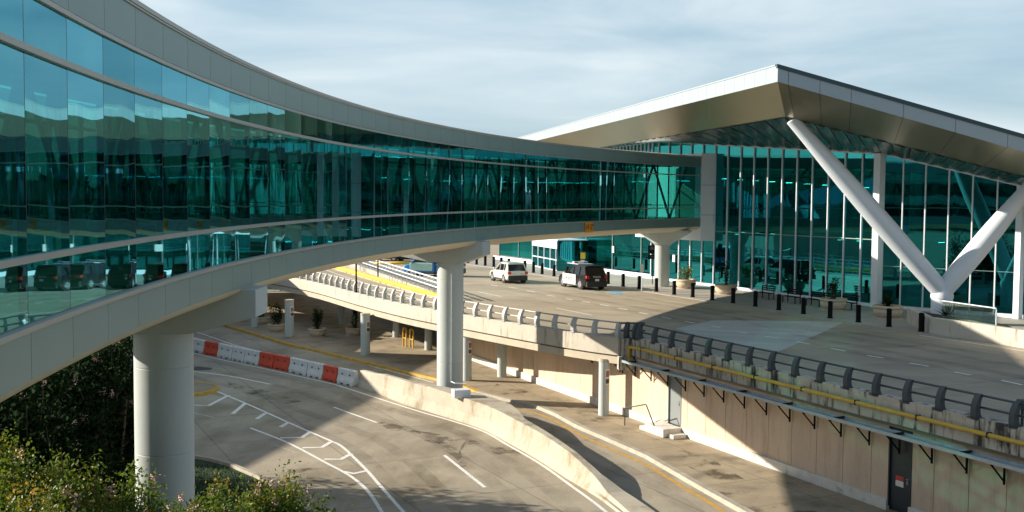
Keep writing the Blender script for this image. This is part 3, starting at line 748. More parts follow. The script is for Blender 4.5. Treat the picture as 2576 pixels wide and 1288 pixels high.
lane([(1180, 752), (1300, 745), (1420, 770), (1560, 782)], 0, .25, DZ + .0034); lane([(1850, 800), (2000, 842), (2200, 872), (2330, 868)], 0, .3, DZ + .0036)
# deck markings
zd = DZ + 0.004
for q in ([(1789, 820), (1812, 824)], [(1855, 834), (1880, 838)], [(1925, 846), (1960, 850)], [(2005, 859), (2037, 865.5)], [(2090, 876.5), (2127, 883)], [(2182, 894), (2222, 900.5)],
          [(2287, 913), (2337, 921.5)], [(2401, 935.5), (2442, 943)], [(2520, 956.5), (2572, 968)], [(2680, 990), (2740, 1003)],
          [(1375, 742), (1396, 745.5)], [(1424, 751), (1440, 754)], [(1466, 758), (1484, 761)], [(1510, 766), (1532, 769.5)], [(1555, 775), (1578, 779)], [(1608, 786), (1630, 790)], [(1664, 797), (1688, 801.5)], [(1723, 808), (1748, 813)],
          [(1235, 716), (1252, 719)], [(1280, 722), (1300, 725.5)], [(1325, 731), (1345, 735)]):
    mark(q, 0.11, zd, 'white')
mark([(1203, 734), (1232, 740), (1262, 746)], 0.12, zd, 'white')
mark([(1400, 775), (1490, 793)], 0.12, zd, 'white')
mark([(1180, 706), (1230, 717)], 0.1, zd, 'faded')
mark([(2117, 808), (2200, 822), (2312, 843)], 0.14, zd, 'yline')
mark([(2312, 843), (2400, 856), (2576, 883), (2680, 900)], 0.12, zd, 'white')
mark([(1700, 757), (1800, 771), (1900, 785), (2000, 798), (2110, 812)], 0.08, zd, 'yline')
mark([(1100, 766), (925, 714), (850, 690), (800, 672)], 0.12, zd, 'white')
mark([(1090, 748), (1000, 716), (870, 676)], 0.10, zd, 'white')
# painted patch of light falling through the bridge glass, with streaks
blob([(1700, 826), (1790, 806), (1850, 806), (2126, 809), (2065, 838), (1960, 884), (1850, 866), (1760, 848)], DZ + 0.003, 'pale', "painted_light_patch")
# access symbol painted on the deck
sx, sy = G(1547, 737, DZ)
struct(MB().sheet([G(1526, 735.5, zd), G(1541, 731, zd), G(1571, 736, zd), G(1556, 742.5, zd)], zd), "road_marking", 'bluep')
sym = MB(); zz = zd + 0.003
def loc(u, v): p = Vector((sx, sy)) + FU * (u * -1.0) + FN * (-v); return (p.x, p.y)
arc = [loc(0.05 + 0.34 * cos(t), -0.25 + 0.34 * sin(t)) for t in [radians(150 + i * 22) for i in range(11)]]
sym.ribbon(arc, 0.09, zz); sym.ribbon([loc(-0.12, 0.55), loc(-0.08, -0.1), loc(0.28, -0.1), loc(0.45, -0.5), loc(0.6, -0.5)], 0.1, zz + 0.001)
sym.add([(*loc(-0.13 + 0.12 * cos(t), 0.72 + 0.12 * sin(t)), zz) for t in [2 * pi * i / 10 for i in range(10)]], [tuple(range(10))])
struct(sym, "road_marking", 'white')
mark([(1435, 727), (1480, 734), (1530, 742)], 0.1, zd, 'bluep'); mark([(1575, 744), (1640, 754)], 0.1, zd, 'bluep')
# round traffic island
isl = Vector(G(542, 985)) + Vector((-2.05, 0.1))
struct(MB().lathe([(1.95, 0), (1.95, 0.15)], (isl.x, isl.y, 0), n=48), "traffic_island", 'walk')
k = MB(); N = 48; P = []; F = []
for i in range(N):
    t = 2 * pi * i / N
    for r, z in ((1.92, 0.0), (1.92, 0.17), (2.10, 0.17), (2.16, 0.0)): P.append((isl.x + r * cos(t), isl.y + r * sin(t), z))
for i in range(N):
    j = (i + 1) % N
    for q in range(4): F.append((i * 4 + q, i * 4 + (q + 1) % 4, j * 4 + (q + 1) % 4, j * 4 + q))
k.add(P, F); struct(k, "kerb", 'curby')

# ------------------------------------------------------------------ concrete road barrier (the long curving one)
fr = [(897, 972), (935, 986), (958, 994), (1028, 1021), (1069, 1033), (1138, 1055), (1218, 1082), (1283, 1117), (1353, 1157), (1418, 1199), (1478, 1236), (1512, 1258), (1560, 1295), (1640, 1360)]
hh = [0.92, 1.0, 1.1, 1.18, 1.2, 1.15, 1.1, 1.08, 1.05, 0.95, 0.60, 0.26, 0.16, 0.15]
th = [0.30, 0.30, 0.30, 0.30, 0.6, 1.4, 1.2, 0.5, 0.35, 0.30, 0.35, 0.7, 0.9, 0.9]
fr2 = dens(fr, 4)
def samp(a, n=4):
    o = []
    for i in range(len(a) - 1):
        for k in range(n): o.append(a[i] + (a[i + 1] - a[i]) * k / n)
    o.append(a[-1]); return o
hh2, th2 = samp(hh), samp(th)
Pp = [Vector(G(x, y)) for x, y in fr2]; V = []; F = []
for i, p in enumerate(Pp):
    d = (Pp[min(i + 1, len(Pp) - 1)] - Pp[max(i - 1, 0)]).normalized(); n = Vector((-d.y, d.x))
    if n.x < 0 and n.y < 0: n = -n
    if n.x < 0: n = -n
    h = hh2[i]; w = th2[i]
    pr_ = [(0, 0), (0.02, 0.10), (0.16, h * 0.4), (0.22, h - 0.03), (0.25, h), (0.22 + w, h), (0.25 + w, h - 0.03), (0.30 + w, 0)]
    for o, z in pr_: q = p + n * o; V.append((q.x, q.y, z))
m = len(pr_)
for i in range(len(Pp) - 1):
    for k in range(m):
        F.append((i * m + k, i * m + (k + 1) % m, (i + 1) * m + (k + 1) % m, (i + 1) * m + k))
F += [tuple(range(m)), tuple(range((len(Pp) - 1) * m, len(Pp) * m))]
jb = MB().add(V, F).build("concrete_barrier", 'jersey')
tag(jb, "long weathered concrete barrier curving along the lower road to the picture's bottom", "barrier")

# ------------------------------------------------------------------ row of plastic barriers
pts = [(430, 868), (483.2, 881.5), (549.6, 896), (655, 918.5), (730.6, 934), (816.5, 954), (898, 972.5)]
BP = [Vector(G(x, y)) for x, y in dens(pts, 4)]
tot = sum((b - a).length for a, b in zip(BP, BP[1:]))
def at_len(s):
    for a, b in zip(BP, BP[1:]):
        L = (b - a).length
        if s <= L: return a + (b - a) * (s / L)
        s -= L
    return BP[-1]
def plastic_barrier(m):
    L = 1.0
    t = thing("plastic_barrier", "x", "barrier")
    b = MB()
    prof = [(-0.24, 0.09), (-0.24, 0.22), (-0.15, 0.50), (-0.12, 0.86), (-0.09, 0.90), (0.09, 0.90), (0.12, 0.86), (0.15, 0.50), (0.24, 0.22), (0.24, 0.09)]
    b.strip([(-0.94, 0), (0.94, 0)], prof)
    b.build("body", m, t, bevel=0.012)
    f = MB()
    for x in (-0.72, -0.1, 0.1, 0.72): f.box((x, 0, 0.05), 0.34 if abs(x) > 0.5 else 0.16, 0.5, 0.09)
    f.build("foot", m, t)
    for x in (-0.42, 0.42):
        for s_ in (-1, 1): MB().box((x, s_ * 0.142, 0.60), 0.13, 0.03, 0.10).build("forklift_slot", 'darkgap', t)
    c = MB(); c.lathe([(0.07, 0.89), (0.07, 0.93)], (0.5, 0, 0), n=12); c.build("filler_cap", m, t)
    return t
seq = ['r', 'w', 'r', 'w', 'w', 'w', 'r', 'r', 'w', 'w', 'r', 'w']
pxb = [430, 466, 515.8, 549.6, 587, 618, 655, 691.8, 730.6, 778, 816.5, 853, 898]
labs = {0: "orange-red plastic barrier just emerging beside the left bridge pier", 1: "white plastic barrier between the pier and the lone red one", 2: "single orange-red plastic barrier nearest the left bridge pier", 3: "white plastic barrier right after the single red one near the pier",
        4: "white plastic barrier in the middle of the run of three whites", 5: "white plastic barrier just left of the red pair", 6: "left one of the two adjoining red plastic barriers", 7: "right one of the two adjoining red plastic barriers",
        8: "white plastic barrier just right of the red pair", 9: "white plastic barrier left of the last red one", 10: "last orange-red plastic barrier, one before the concrete barrier", 11: "white plastic barrier touching the end of the concrete barrier"}
# plan positions where the px boundaries fall
def s_at_px(px):
    acc = 0
    for a, b in zip(BP, BP[1:]):
        qa = 1288 + FP * a.x / a.y; qb = 1288 + FP * b.x / b.y
        if qa <= px <= qb: return acc + (b - a).length * (px - qa) / (qb - qa)
        acc += (b - a).length
    return acc
proto = {}
for i, c in enumerate(seq):
    s0, s1 = s_at_px(pxb[i]), s_at_px(pxb[i + 1])
    p, q = at_len(s0), at_len(min(s1, tot - 0.01)); mid = (p + q) / 2; ang = atan2(q.y - p.y, q.x - p.x)
    k = {'r': 'bred', 'w': 'bwhite'}[c]
    if k not in proto: o = proto[k] = plastic_barrier(k)
    else: o = copy_tree(proto[k])
    o.location = (mid.x, mid.y, 0.0); o.rotation_euler = (0, 0, ang + random.uniform(-.03, .03)); o.scale = ((q - p).length / 1.93, 1, 1)
    o["label"] = labs[i]; o["group"] = "plastic road barriers in a row"

# ------------------------------------------------------------------ bollards
def bollard(me):
    b = MB(); b.lathe([(0.0, 1.04), (0.08, 1.03), (0.145, 0.99), (0.155, 0.95), (0.155, 0.925), (0.142, 0.915), (0.142, 0.07), (0.17, 0.05), (0.17, 0.0)], n=20)
    return b
bo = bollard(None).build("bollard", 'black', smooth=radians(40))
blabs = ["black bollard beside the end of the concrete plinth wall"]
for i, (x, y) in enumerate(BOL):
    o = bo if i == 0 else bo.copy()
    if i: COL.objects.link(o)
    o.location = (x, y, DZ + 0.03)
    tag(o, "black round bollard nearest the plinth wall under the V column" if i == 0 else f"black round bollard, {ORD[i]} counting from the plinth wall under the V column", "bollard", "black bollards along the upper road")

# ------------------------------------------------------------------ planters
def planter(name, label, px, py, r, h, z, plant, n=0):
    x, y = G(px, py, z)
    t = thing(name, label, "planter", (x, y, z), group="round stone planters")
    MB().lathe([(0, 0), (r * 0.62, 0), (r * 0.70, 0.04 * h / .7), (r * 0.86, 0.26 * h), (r * 0.97, 0.56 * h), (r * 0.90, 0.68 * h), (r * 0.92, 0.74 * h), (r, 0.82 * h), (r, 0.95 * h), (r * 0.94, h), (r * 0.84, h), (r * 0.82, 0.84 * h)], n=40).build("bowl", 'planter', t, smooth=True)
    MB().lathe([(0, -.03), (r * .98, -.03), (r * .98, .03), (0, .03)], n=32).build("base_slab", 'beam', t)
    MB().lathe([(0, 0.87 * h), (r * 0.83, 0.85 * h)], n=24).build("soil", 'soil', t)
    return t
def leafquad(V, F, c, size, rnd, asp=0.5, up=0.3):
    d = Vector((rnd.gauss(0, 1), rnd.gauss(0, 1), rnd.gauss(up, 0.8))).normalized()
    s = d.cross(Vector((rnd.gauss(0, 1), rnd.gauss(0, 1), rnd.gauss(0, 1)))).normalized() * size * asp
    d = d * size; o = len(V)
    V.extend([c, c + d * 0.5 + s * 0.5, c + d, c + d * 0.5 - s * 0.5]); F.append((o, o + 1, o + 2, o + 3))
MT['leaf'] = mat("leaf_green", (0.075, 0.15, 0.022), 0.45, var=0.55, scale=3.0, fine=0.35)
MT['leaf2'] = mat("dark_leaf_green", (0.012, 0.032, 0.010), 0.5, var=0.5, scale=1.5, fine=0.3)  # on the left trees this dark green carries their shade
MT['leafy'] = mat("young_leaf", (0.28, 0.20, 0.035), 0.5, var=0.4, scale=5, fine=0.3)
MT['leafb'] = mat("reddish_leaf", (0.16, 0.06, 0.03), 0.5, var=0.4, scale=5)
MT['gblade'] = mat("grass_blade", (0.03, 0.085, 0.015), 0.7, var=0.5, scale=2)
MT['flower'] = mat("pink_blossom", (0.66, 0.43, 0.38), 0.7, var=0.25, scale=8, fine=0.2)
MT['bark'] = mat("bark", (0.16, 0.12, 0.085), 0.9, var=0.3, scale=5)
for nme in ('leaf', 'leafy', 'leaf2'):
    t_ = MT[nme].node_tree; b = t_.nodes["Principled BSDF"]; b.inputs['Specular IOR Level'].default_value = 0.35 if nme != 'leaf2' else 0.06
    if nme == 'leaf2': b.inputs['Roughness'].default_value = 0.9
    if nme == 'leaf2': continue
    tl = t_.nodes.new("ShaderNodeBsdfTranslucent"); tl.inputs[0].default_value = (0.16, 0.22, 0.02, 1) if nme == 'leaf' else (0.45, 0.32, 0.04, 1)
    ms = t_.nodes.new("ShaderNodeMixShader"); ms.inputs[0].default_value = 0.35
    t_.links.new(b.outputs[0], ms.inputs[1]); t_.links.new(tl.outputs[0], ms.inputs[2]); t_.links.new(ms.outputs[0], t_.nodes["Material Output"].inputs[0])
def shrub_in(t, r, h, z, seed, fl=0, m='leaf', spread=0.8, n=900, size=0.11):
    rnd = random.Random(seed); V = []; F = []; V2 = []; F2 = []; st = MB()
    for k in range(9):
        a = rnd.uniform(0, 2 * pi); rr = rnd.uniform(0, r * spread); p = Vector((rr * cos(a) * .4, rr * sin(a) * .4, z)); q = Vector((rr * cos(a), rr * sin(a), z + h * rnd.uniform(0.55, 1)))
        st.bar(p, q, 0.02, 0.008, n=5)
        for i in range(n // 9):
            s_ = rnd.random() ** 0.6; c = p.lerp(q, s_) + Vector((rnd.gauss(0, .12), rnd.gauss(0, .12), rnd.gauss(0, .12))) * r
            leafquad(V, F, c, size * rnd.uniform(.6, 1.3), rnd)
            if fl and rnd.random() < fl: leafquad(V2, F2, c + Vector((0, 0, .05)), size * .8, rnd, .9)
    st.build("stem", 'bark', t); MB().add(V, F).build("foliage", m, t, fix=False)
    if V2: MB().add(V2, F2).build("blossom", 'flower', t, fix=False)
def agave_in(t, r, h, z, seed, n=26):
    rnd = random.Random(seed); b = MB()
    for i in range(n):
        a = i * 2.4 + rnd.uniform(-.2, .2); el = radians(25 + 60 * i / n); L = h * rnd.uniform(.85, 1.15)
        d = Vector((cos(a) * cos(el), sin(a) * cos(el), sin(el))); s_ = Vector((-sin(a), cos(a), 0)) * 0.05
        p0 = Vector((0, 0, z)); p1 = p0 + d * L * .5 + Vector((0, 0, .02)); p2 = p0 + d * L - Vector((0, 0, .04)); upv = Vector((0, 0, .015))
        b.add([p0 - s_, p0 + s_, p1 + s_ * 1.2, p1 - s_ * 1.2, p2, p1 + upv], [(0, 1, 2, 5), (0, 5, 3), (5, 2, 4), (5, 4, 3)])
    b.build("foliage", 'leaf2', t, fix=False)
t = planter("stone_planter", "round stone planter with flowering shrub beside the bridge-end column", 1725.5, 725, 0.84, 0.72, DZ + .03, None); shrub_in(t, .7, 1.1, .6, 1, .1)
t = planter("stone_planter", "round stone planter with tall dark stems, half in sun behind two bollards", 1826, 739.5, 0.86, 0.72, DZ + .03, None); shrub_in(t, .5, 1.9, .6, 2, 0, 'leaf2', n=600)
t = planter("stone_planter", "round stone planter with low bushy plant in the shade before the glass wall", 2096, 778, 0.88, 0.72, DZ + .03, None); shrub_in(t, .6, 1.5, .6, 3, 0, 'leaf2')
t = planter("stone_planter", "round stone planter with spiky agave nearest the V-shaped column", 2233, 798.5, 0.90, 0.74, DZ + .03, None); agave_in(t, .8, .95, .6, 4); 
for i, (px, py, lab) in enumerate([(798, 846, "round planter with dark shrub under the road between two pale columns"), (695, 834, "round planter with shrub just left of the pale column under the road"),
                                   (892, 843, "round planter half hidden behind the second pale column under the road"), (657, 815, "round planter in deep shade beside the pale crosshead end")]):
    t = planter("stone_planter", lab, px, py, 0.72, 0.62, 0.15, None); shrub_in(t, .75, 1.75, .5, 20 + i, 0, 'leaf2', n=1100, size=.13)

# yellow hoops
for i, (px, py) in enumerate([(1018, 871), (1035.5, 875)]):
    x, y = G(px, py, .15)
    b = MB(); b.tube([(-.28, 0, 0), (-.28, 0, 1.22), (-.2, 0, 1.32), (.2, 0, 1.32), (.28, 0, 1.22), (.28, 0, 0)], 0.06); b.bar((-.28, 0, .6), (.28, 0, .6), .03)
    o = b.build("hoop_barrier", 'yellow', smooth=radians(50)); o.location = (x, y, .15); o.rotation_euler = (0, 0, radians(-60))
    tag(o, ["yellow tube hoop under the road, the left of the pair", "yellow tube hoop under the road, the right of the pair"][i], "hoop barrier", "yellow hoops under the road")

# V plinth wall
pf = [G(2337, 839.5, DZ), G(2440, 855, DZ), G(2576, 877, DZ), G(2760, 906, DZ)]
pl = thing("plinth_wall", "low pale concrete wall curving round the foot of the V column", "low wall", (pf[0][0], pf[0][1], DZ))
W(MB().strip(pf, [(0, DZ), (0.0, DZ + .88), (-.38, DZ + .88), (-.38, DZ)]), "wall", 'parapet2', pl, bevel=.02)
q0 = Vector(pf[0]); W(MB().seg(q0 + Vector((.12, .3)), q0 + Vector((.9, 5.2)), .38, DZ, DZ + .88), "side_wall", 'parapet2', pl, bevel=.02)
W(MB().prism([(q0.x + .4, q0.y + .3), (pf[2][0], pf[2][1] + .45), (pf[2][0] + 1, pf[2][1] + 4), (q0.x + 1.2, q0.y + 5)], DZ, DZ + .7), "soil_bed", 'soil', pl)
bx = thing("glass_balustrade", "clear glass balustrade with white top rail on the low plinth wall", "balustrade", (q0.x, q0.y, DZ + .88))
g0 = Vector(G(2385, 800, DZ + .95)); g1 = Vector(G(2519, 826, DZ + .9)); 
gA = Vector(pf[0]) .lerp(Vector(pf[2]), .18) + Vector((.3, 1.2)); gB = Vector(pf[0]).lerp(Vector(pf[2]), .74) + Vector((.1, .5)); gC = gB + Vector((.9, 4))
for i in range(4):
    a_, b2 = gA.lerp(gB, i / 4), gA.lerp(gB, (i + 1) / 4 - .01); W(MB().seg(a_, b2, .02, DZ + .88, DZ + 1.72), "glass_pane", 'cglass', bx)
W(MB().tube([(gA.x, gA.y, DZ + 1.76), (gB.x, gB.y, DZ + 1.76), (gB.x + .02, gB.y, DZ + 1.70), (gB.x + .03, gB.y, DZ + .9)], .03), "top_rail", 'whitem', bx)
ag = thing("agave_plant", "small spiky agave growing at the foot of the V column", "plant", (q0.x + 1.6, q0.y + 1.6, DZ + .7)); agave_in(ag, .6, .85, 0, 9)
# ------------------------------------------------------------------ the curved skybridge
BC = Vector((91.3, 25.5)); RN = 98.0; RF = 103.3
def BPn(th, r): return (BC.x - r * cos(th), BC.y + r * sin(th))
ZT, ZG1, ZU, ZL, ZG0, ZB = 14.27, 13.44, 12.76, 10.18, 9.43, 8.68
TH0 = -math.asin(8.6 / 98.0)
BAY = 1.8 / 98.0
KS = list(range(-16, 41))
THS = [TH0 + BAY * k for k in KS]
THE = 0.683                     # end at the portal
THS = [t for t in THS if t < THE - 0.006] + [THE]
sb = thing("skybridge", "long curved glass footbridge with grey cladding crossing above both roads", "footbridge", (*BPn(0.2, 100.6), 0))
def arcstrip(r_z, a, b, n=None):
    n = n or max(2, int((b - a) / BAY * 1.0) + 1); P = []; m = len(r_z)
    for i in range(n + 1):
        t = a + (b - a) * i / n
        for r, z in r_z: x, y = BPn(t, r); P.append((x, y, z))
    F = [(i * m + k, i * m + (k + 1) % m, (i + 1) * m + (k + 1) % m, (i + 1) * m + k) for i in range(n) for k in range(m)]
    F += [tuple(range(m)), tuple(range(n * m, n * m + m))]
    return MB().add(P, F)
A0, A1 = THS[0], THE
def ring(name, rz, m, par=sb, a=A0, b=A1, **k): return W(arcstrip(rz, a, b, 110), name, m, par, **k)
# panels of the two cladding bands
def clad(z0, z1, r, name, lean=0.0, par=sb, rr=0.05, dr=1):
    mb = MB()
    for a, b in zip(THS, THS[1:]):
        e = 0.007 / 98
        p = [BPn(a + e, r), BPn(b - e, r), BPn(b - e, r + rr), BPn(a + e, r + rr)]
        q = [BPn(a + e, r + lean), BPn(b - e, r + lean), BPn(b - e, r + rr + lean), BPn(a + e, r + rr + lean)]
        mb.hexa([(*x, z0) for x in p] + [(*x, z1) for x in q])
    return W(mb, name, 'clad', par)
clad(ZG1 + 0.07, ZT - 0.06, RN, "upper_cladding"); clad(ZB, ZG0 - 0.16, RN, "lower_cladding")
clad(ZG1 + 0.07, ZT - 0.06, RF - 0.05, "upper_cladding"); clad(ZB, ZG0 - 0.16, RF - 0.05, "lower_cladding")
ring("roof", [(RN + 0.03, ZT - 0.10), (RN + 0.03, ZT - 0.02), (RN + 1.0, ZT + 0.1), (100.6, ZT + 0.3), (RF - 1.0, ZT + 0.1), (RF - .03, ZT - .02), (RF - 0.03, ZT - 0.10)], 'roofm')
ring("roof_edge", [(RN - 0.05, ZT - 0.06), (RN - 0.05, ZT + 0.02), (RN + 0.16, ZT + 0.04), (RN + 0.16, ZT - 0.06)], 'cladlip')
ring("roof_edge", [(RN - 0.03, ZT - 0.10), (RN - 0.03, ZT - 0.063), (RN + 0.05, ZT - 0.063), (RN + 0.05, ZT - 0.10)], 'cladlip')
ring("backing", [(RN + 0.06, ZG1), (RN + 0.06, ZT - 0.1), (RN + 0.16, ZT - 0.1), (RN + 0.16, ZG1)], 'darkgap')
ring("backing", [(RN + 0.06, ZB + .02), (RN + 0.06, ZG0 - 0.02), (RN + 0.16, ZG0 - .02), (RN + 0.16, ZB + .02)], 'darkgap')
ring("ledge", [(RN - 0.04, ZG0 - 0.145), (RN - 0.04, ZG0 - 0.075), (RN + 0.12, ZG0 - .03), (RN + 0.12, ZG0 - 0.145)], 'cladlip')
for z, h in ((ZU, 0.085), (ZL, 0.085)):
    ring("transom", [(RN - 0.035, z - h / 2), (RN - 0.035, z + h / 2), (RN + 0.14, z + h / 2), (RN + 0.14, z - h / 2)], 'cladlip')
for z, h in ((ZG1 + 0.02, 0.07),):
    ring("transom", [(RN - 0.02, z - h / 2), (RN - 0.02, z + h / 2), (RN + 0.1, z + h / 2), (RN + 0.1, z - h / 2)], 'cladlip')
for z, h in ((ZU, 0.085), (ZL, 0.085)):
    ring("rear_transom", [(RF - 0.14, z - h / 2), (RF - 0.14, z + h / 2), (RF, z + h / 2), (RF, z - h / 2)], 'cladlip')
ring("floor_slab", [(RN + 0.2, 9.1), (RN + 0.2, 9.40), (RF - 0.2, 9.40), (RF - 0.2, 9.1)], 'floor')
ring("ceiling", [(RN + 0.2, 13.5), (RN + 0.2, 13.7), (RF - 0.2, 13.7), (RF - 0.2, 13.5)], 'intw')
ring("underside", [(RN + 0.01, ZB), (RN + 0.10, 8.56), (RN + 0.45, 8.40), (RN + 1.2, 8.24), (100.65, 8.18), (RF - 1.2, 8.24), (RF - .45, 8.40), (RF - .10, 8.56), (RF - .01, ZB), (RF - .3, 9.0), (RN + .3, 9.0)], 'belly', smooth=radians(30))
# one glazed bay per part
for i, (a, b) in enumerate(zip(THS, THS[1:])):
    mb = MB(); e = 0.010 / 98
    for z0, z1_ in ((ZG0 - .04, ZL - .04), (ZL + .04, ZU - .04), (ZU + .04, ZG1 - .01)):
        p, q = BPn(a + e, RN + 0.03), BPn(b - e, RN + 0.03); mb.quad((*p, z0), (*q, z0), (*q, z1_), (*p, z1_))
    W(mb, "window", 'bglass', sb, fix=False)
mb = MB()
for a, b in zip(THS, THS[1:]):
    p, q = BPn(a, RF - 0.06), BPn(b, RF - .06); mb.quad((*p, ZG0), (*q, ZG0), (*q, ZG1), (*p, ZG1))
W(mb, "rear_glazing", 'bglass2', sb, fix=False)
for a in THS:
    mb = MB(); mr_ = MB()
    p = BPn(a, RN + 0.085); mb.box((*p, (ZG0 + ZG1) / 2), 0.11, 0.022, ZG1 - ZG0, -a)
    p = BPn(a, RF - 0.12); mr_.box((*p, (ZG0 + ZG1) / 2), 0.12, 0.06, ZG1 - ZG0, -a)
    W(mb, "mullion", 'darkgap', sb); W(mr_, "rear_mullion", 'cladlip', sb)
# truss inside: posts and leaning struts
mb = MB(); step = BAY * 3
k = 0; a = A0
while a < A1 - step:
    for rr in (RN + 0.45, RF - 0.5):
        p0 = BPn(a, rr); p1 = BPn(a + step / 2, rr); p2 = BPn(a + step, rr)
        mb.bar((*p0, 13.45), (*p1, 9.4), 0.09, n=6); mb.bar((*p1, 9.4), (*p2, 13.45), 0.09, n=6)
    a += step; k += 1
W(mb, "truss", 'clad', sb)
ring("handrail", [(RN + .5, 10.38), (RN + .5, 10.44), (RN + .56, 10.44), (RN + .56, 10.38)], 'cladlip')
ring("handrail", [(RF - .56, 10.38), (RF - .56, 10.44), (RF - .5, 10.44), (RF - .5, 10.38)], 'cladlip')

# clearance sign hung on the cladding
tS = None
for i in range(4000):
    t = 0.3 + i * 0.0001; x, y = BPn(t, RN - 0.03)
    if 1288 + FP * x / y >= 1480.5: tS = t; break
x, y = BPn(tS, RN - 0.06); cs = thing("clearance_sign", "small orange height clearance sign on the bridge cladding above the upper road", "sign", (x, y, 8.98))
cs.rotation_euler = (0, 0, -tS + pi / 2)
# local x runs along the bridge (away from the camera is +x after the turn below)
MB().box((0, 0, 0), 1.25, 0.03, 0.68).build("face", 'orange', cs)
ux = Vector((-1, 0, 0)) if False else Vector((1, 0, 0))
# lettering: find which side of the plate looks at the road
sgn = Vector((sin(-tS + pi / 2), -cos(-tS + pi / 2)))     # local -y in world
inward = Vector((BC.x - x, BC.y - y)).normalized()
side = -1 if sgn.dot(inward) > 0 else 1
xd = (1, 0, 0) if side == -1 else (-1, 0, 0)
text_mesh("lettering", "14'-0\"", 0.56, 'black', cs, frame((0, side * 0.022, -0.01), xd))

# ------------------------------------------------------------------ bridge piers
def pier(lab, px_, D, zbase, r=0.75):
    X = (px_ - 1288) / FP * D
    t = thing("bridge_pier", lab, "bridge pier", (X, D, zbase), group="bridge piers")
    MB().lathe([(r, 0)] + [q for k_ in range(1, 4) for q in ((r, 2.2 * k_ - .015), (r - .015, 2.2 * k_), (r, 2.2 * k_ + .015))] + [(r, 7.52 - zbase + 0.3)], n=48).build("shaft", 'pier', t, smooth=radians(40))
    # crosshead: radial beam, tapered towards the tips
    rad = (Vector((X, D)) - BC); R = rad.length; rad.normalize(); tan = Vector((rad.y, -rad.x))
    secs = []
    for dr, zb, w in ((RN - R - 0.30, 7.93, 0.60), (-0.9, 7.50, 0.72), (0.9, 7.50, 0.72), (RF - R + 0.14, 7.93, 0.60)):
        c = rad * dr; secs.append([(c.x + tan.x * s * w, c.y + tan.y * s * w, z - zbase) for s, z in ((-1, zb), (1, zb), (1, 8.62), (-1, 8.62))])
    V = [p for s in secs for p in s]; F = [(i * 4 + k, i * 4 + (k + 1) % 4, i * 4 + 4 + (k + 1) % 4, i * 4 + 4 + k) for i in range(3) for k in range(4)] + [(0, 1, 2, 3), (12, 13, 14, 15)]
    MB().add(V, F).build("crosshead", 'pier', t, bevel=0.02)
    return t
pier("massive round left bridge pier rising from the flowering shrubs", 408, 27.6, 0.0, 0.735)
p2 = pier("tall round middle bridge pier standing in the concrete barrier, white box at its foot", 1133, 57.2, 0.0, 0.695)
MB().bar((0.12, -0.75, 1.2), (0.12, -0.75, 6.9), 0.03, n=6).build("conduit", 'pier', p2)
MB().tube([(0.12, -0.76, 1.25), (0.3, -0.95, 1.2), (0.9, -1.1, 1.2)], 0.03).build("conduit", 'whitem', p2)
jx, jy = G(1160, 999, 1.1)
j = thing("junction_box", "small white junction box at the foot of the middle bridge pier", "box", (jx, jy, 1.1))
MB().box((0, 0, 0.2), 0.85, 0.6, 0.4, 0.3).build("box", 'whitem', j, bevel=.04)
# last pier with flared head
xx, yy = G(1665, 721, DZ)
p3 = thing("bridge_pier", "short white pier with flared head at the bridge end beside the stone planter", "bridge pier", (xx, yy, DZ), group="bridge piers")
MB().lathe([(0.60, 0), (0.60, 3.4)], n=40).build("shaft", 'pier', p3, smooth=radians(40))
hd = MB(); rad = (Vector((xx, yy)) - BC).normalized(); tan = Vector((rad.y, -rad.x)); V = []
lv = [(3.35, 0.62, 0.62), (3.6, 0.95, 0.72), (4.0, 1.7, 0.85), (4.42, 2.5, 1.0), (4.6, 2.6, 1.0)]; N = 20
for z, a_, b_2 in lv:
    for k in range(N):
        th_ = 2 * pi * k / N; u = rad * (a_ * cos(th_)) + tan * (b_2 * sin(th_)); V.append((u.x, u.y, z))
F = [(i * N + k, i * N + (k + 1) % N, (i + 1) * N + (k + 1) % N, (i + 1) * N + k) for i in range(len(lv) - 1) for k in range(N)] + [tuple(range(N)), tuple(range((len(lv) - 1) * N, len(lv) * N))]
hd.add(V, F).build("flared_head", 'pier', p3, smooth=True)

# ------------------------------------------------------------------ terminal
tm = thing("terminal_building", "glass terminal with white mullions under a pale folded metal roof", "terminal", (20, 80, DZ))
ROOFDIR = Vector((-0.178, 0.984)); S = 0.274
T0 = Vector((13.8, 57.0)); ZC = 18.0; FH = 0.92
def leftp(t): p = T0 + ROOFDIR * t; return (p.x, p.y)
XR = 41.0
# roof slab (top membrane) and fascia
def rz(x, y): return ZC - S * (x - (T0.x + (y - 57.0) * (-0.178 / 0.984)))
far = 92
P = [(T0.x + .1, T0.y + .1), (XR, 57.1), (XR + 2, 150), (leftp(far)[0] + .1, leftp(far)[1])]
mb = MB(); n = len(P); V = [(*p, rz(*p) - 0.10) for p in P] + [(*p, rz(*p) - 0.02) for p in P]
mb.hexa(V[:4] + V[4:]); W(mb, "roof", 'roofm', tm)
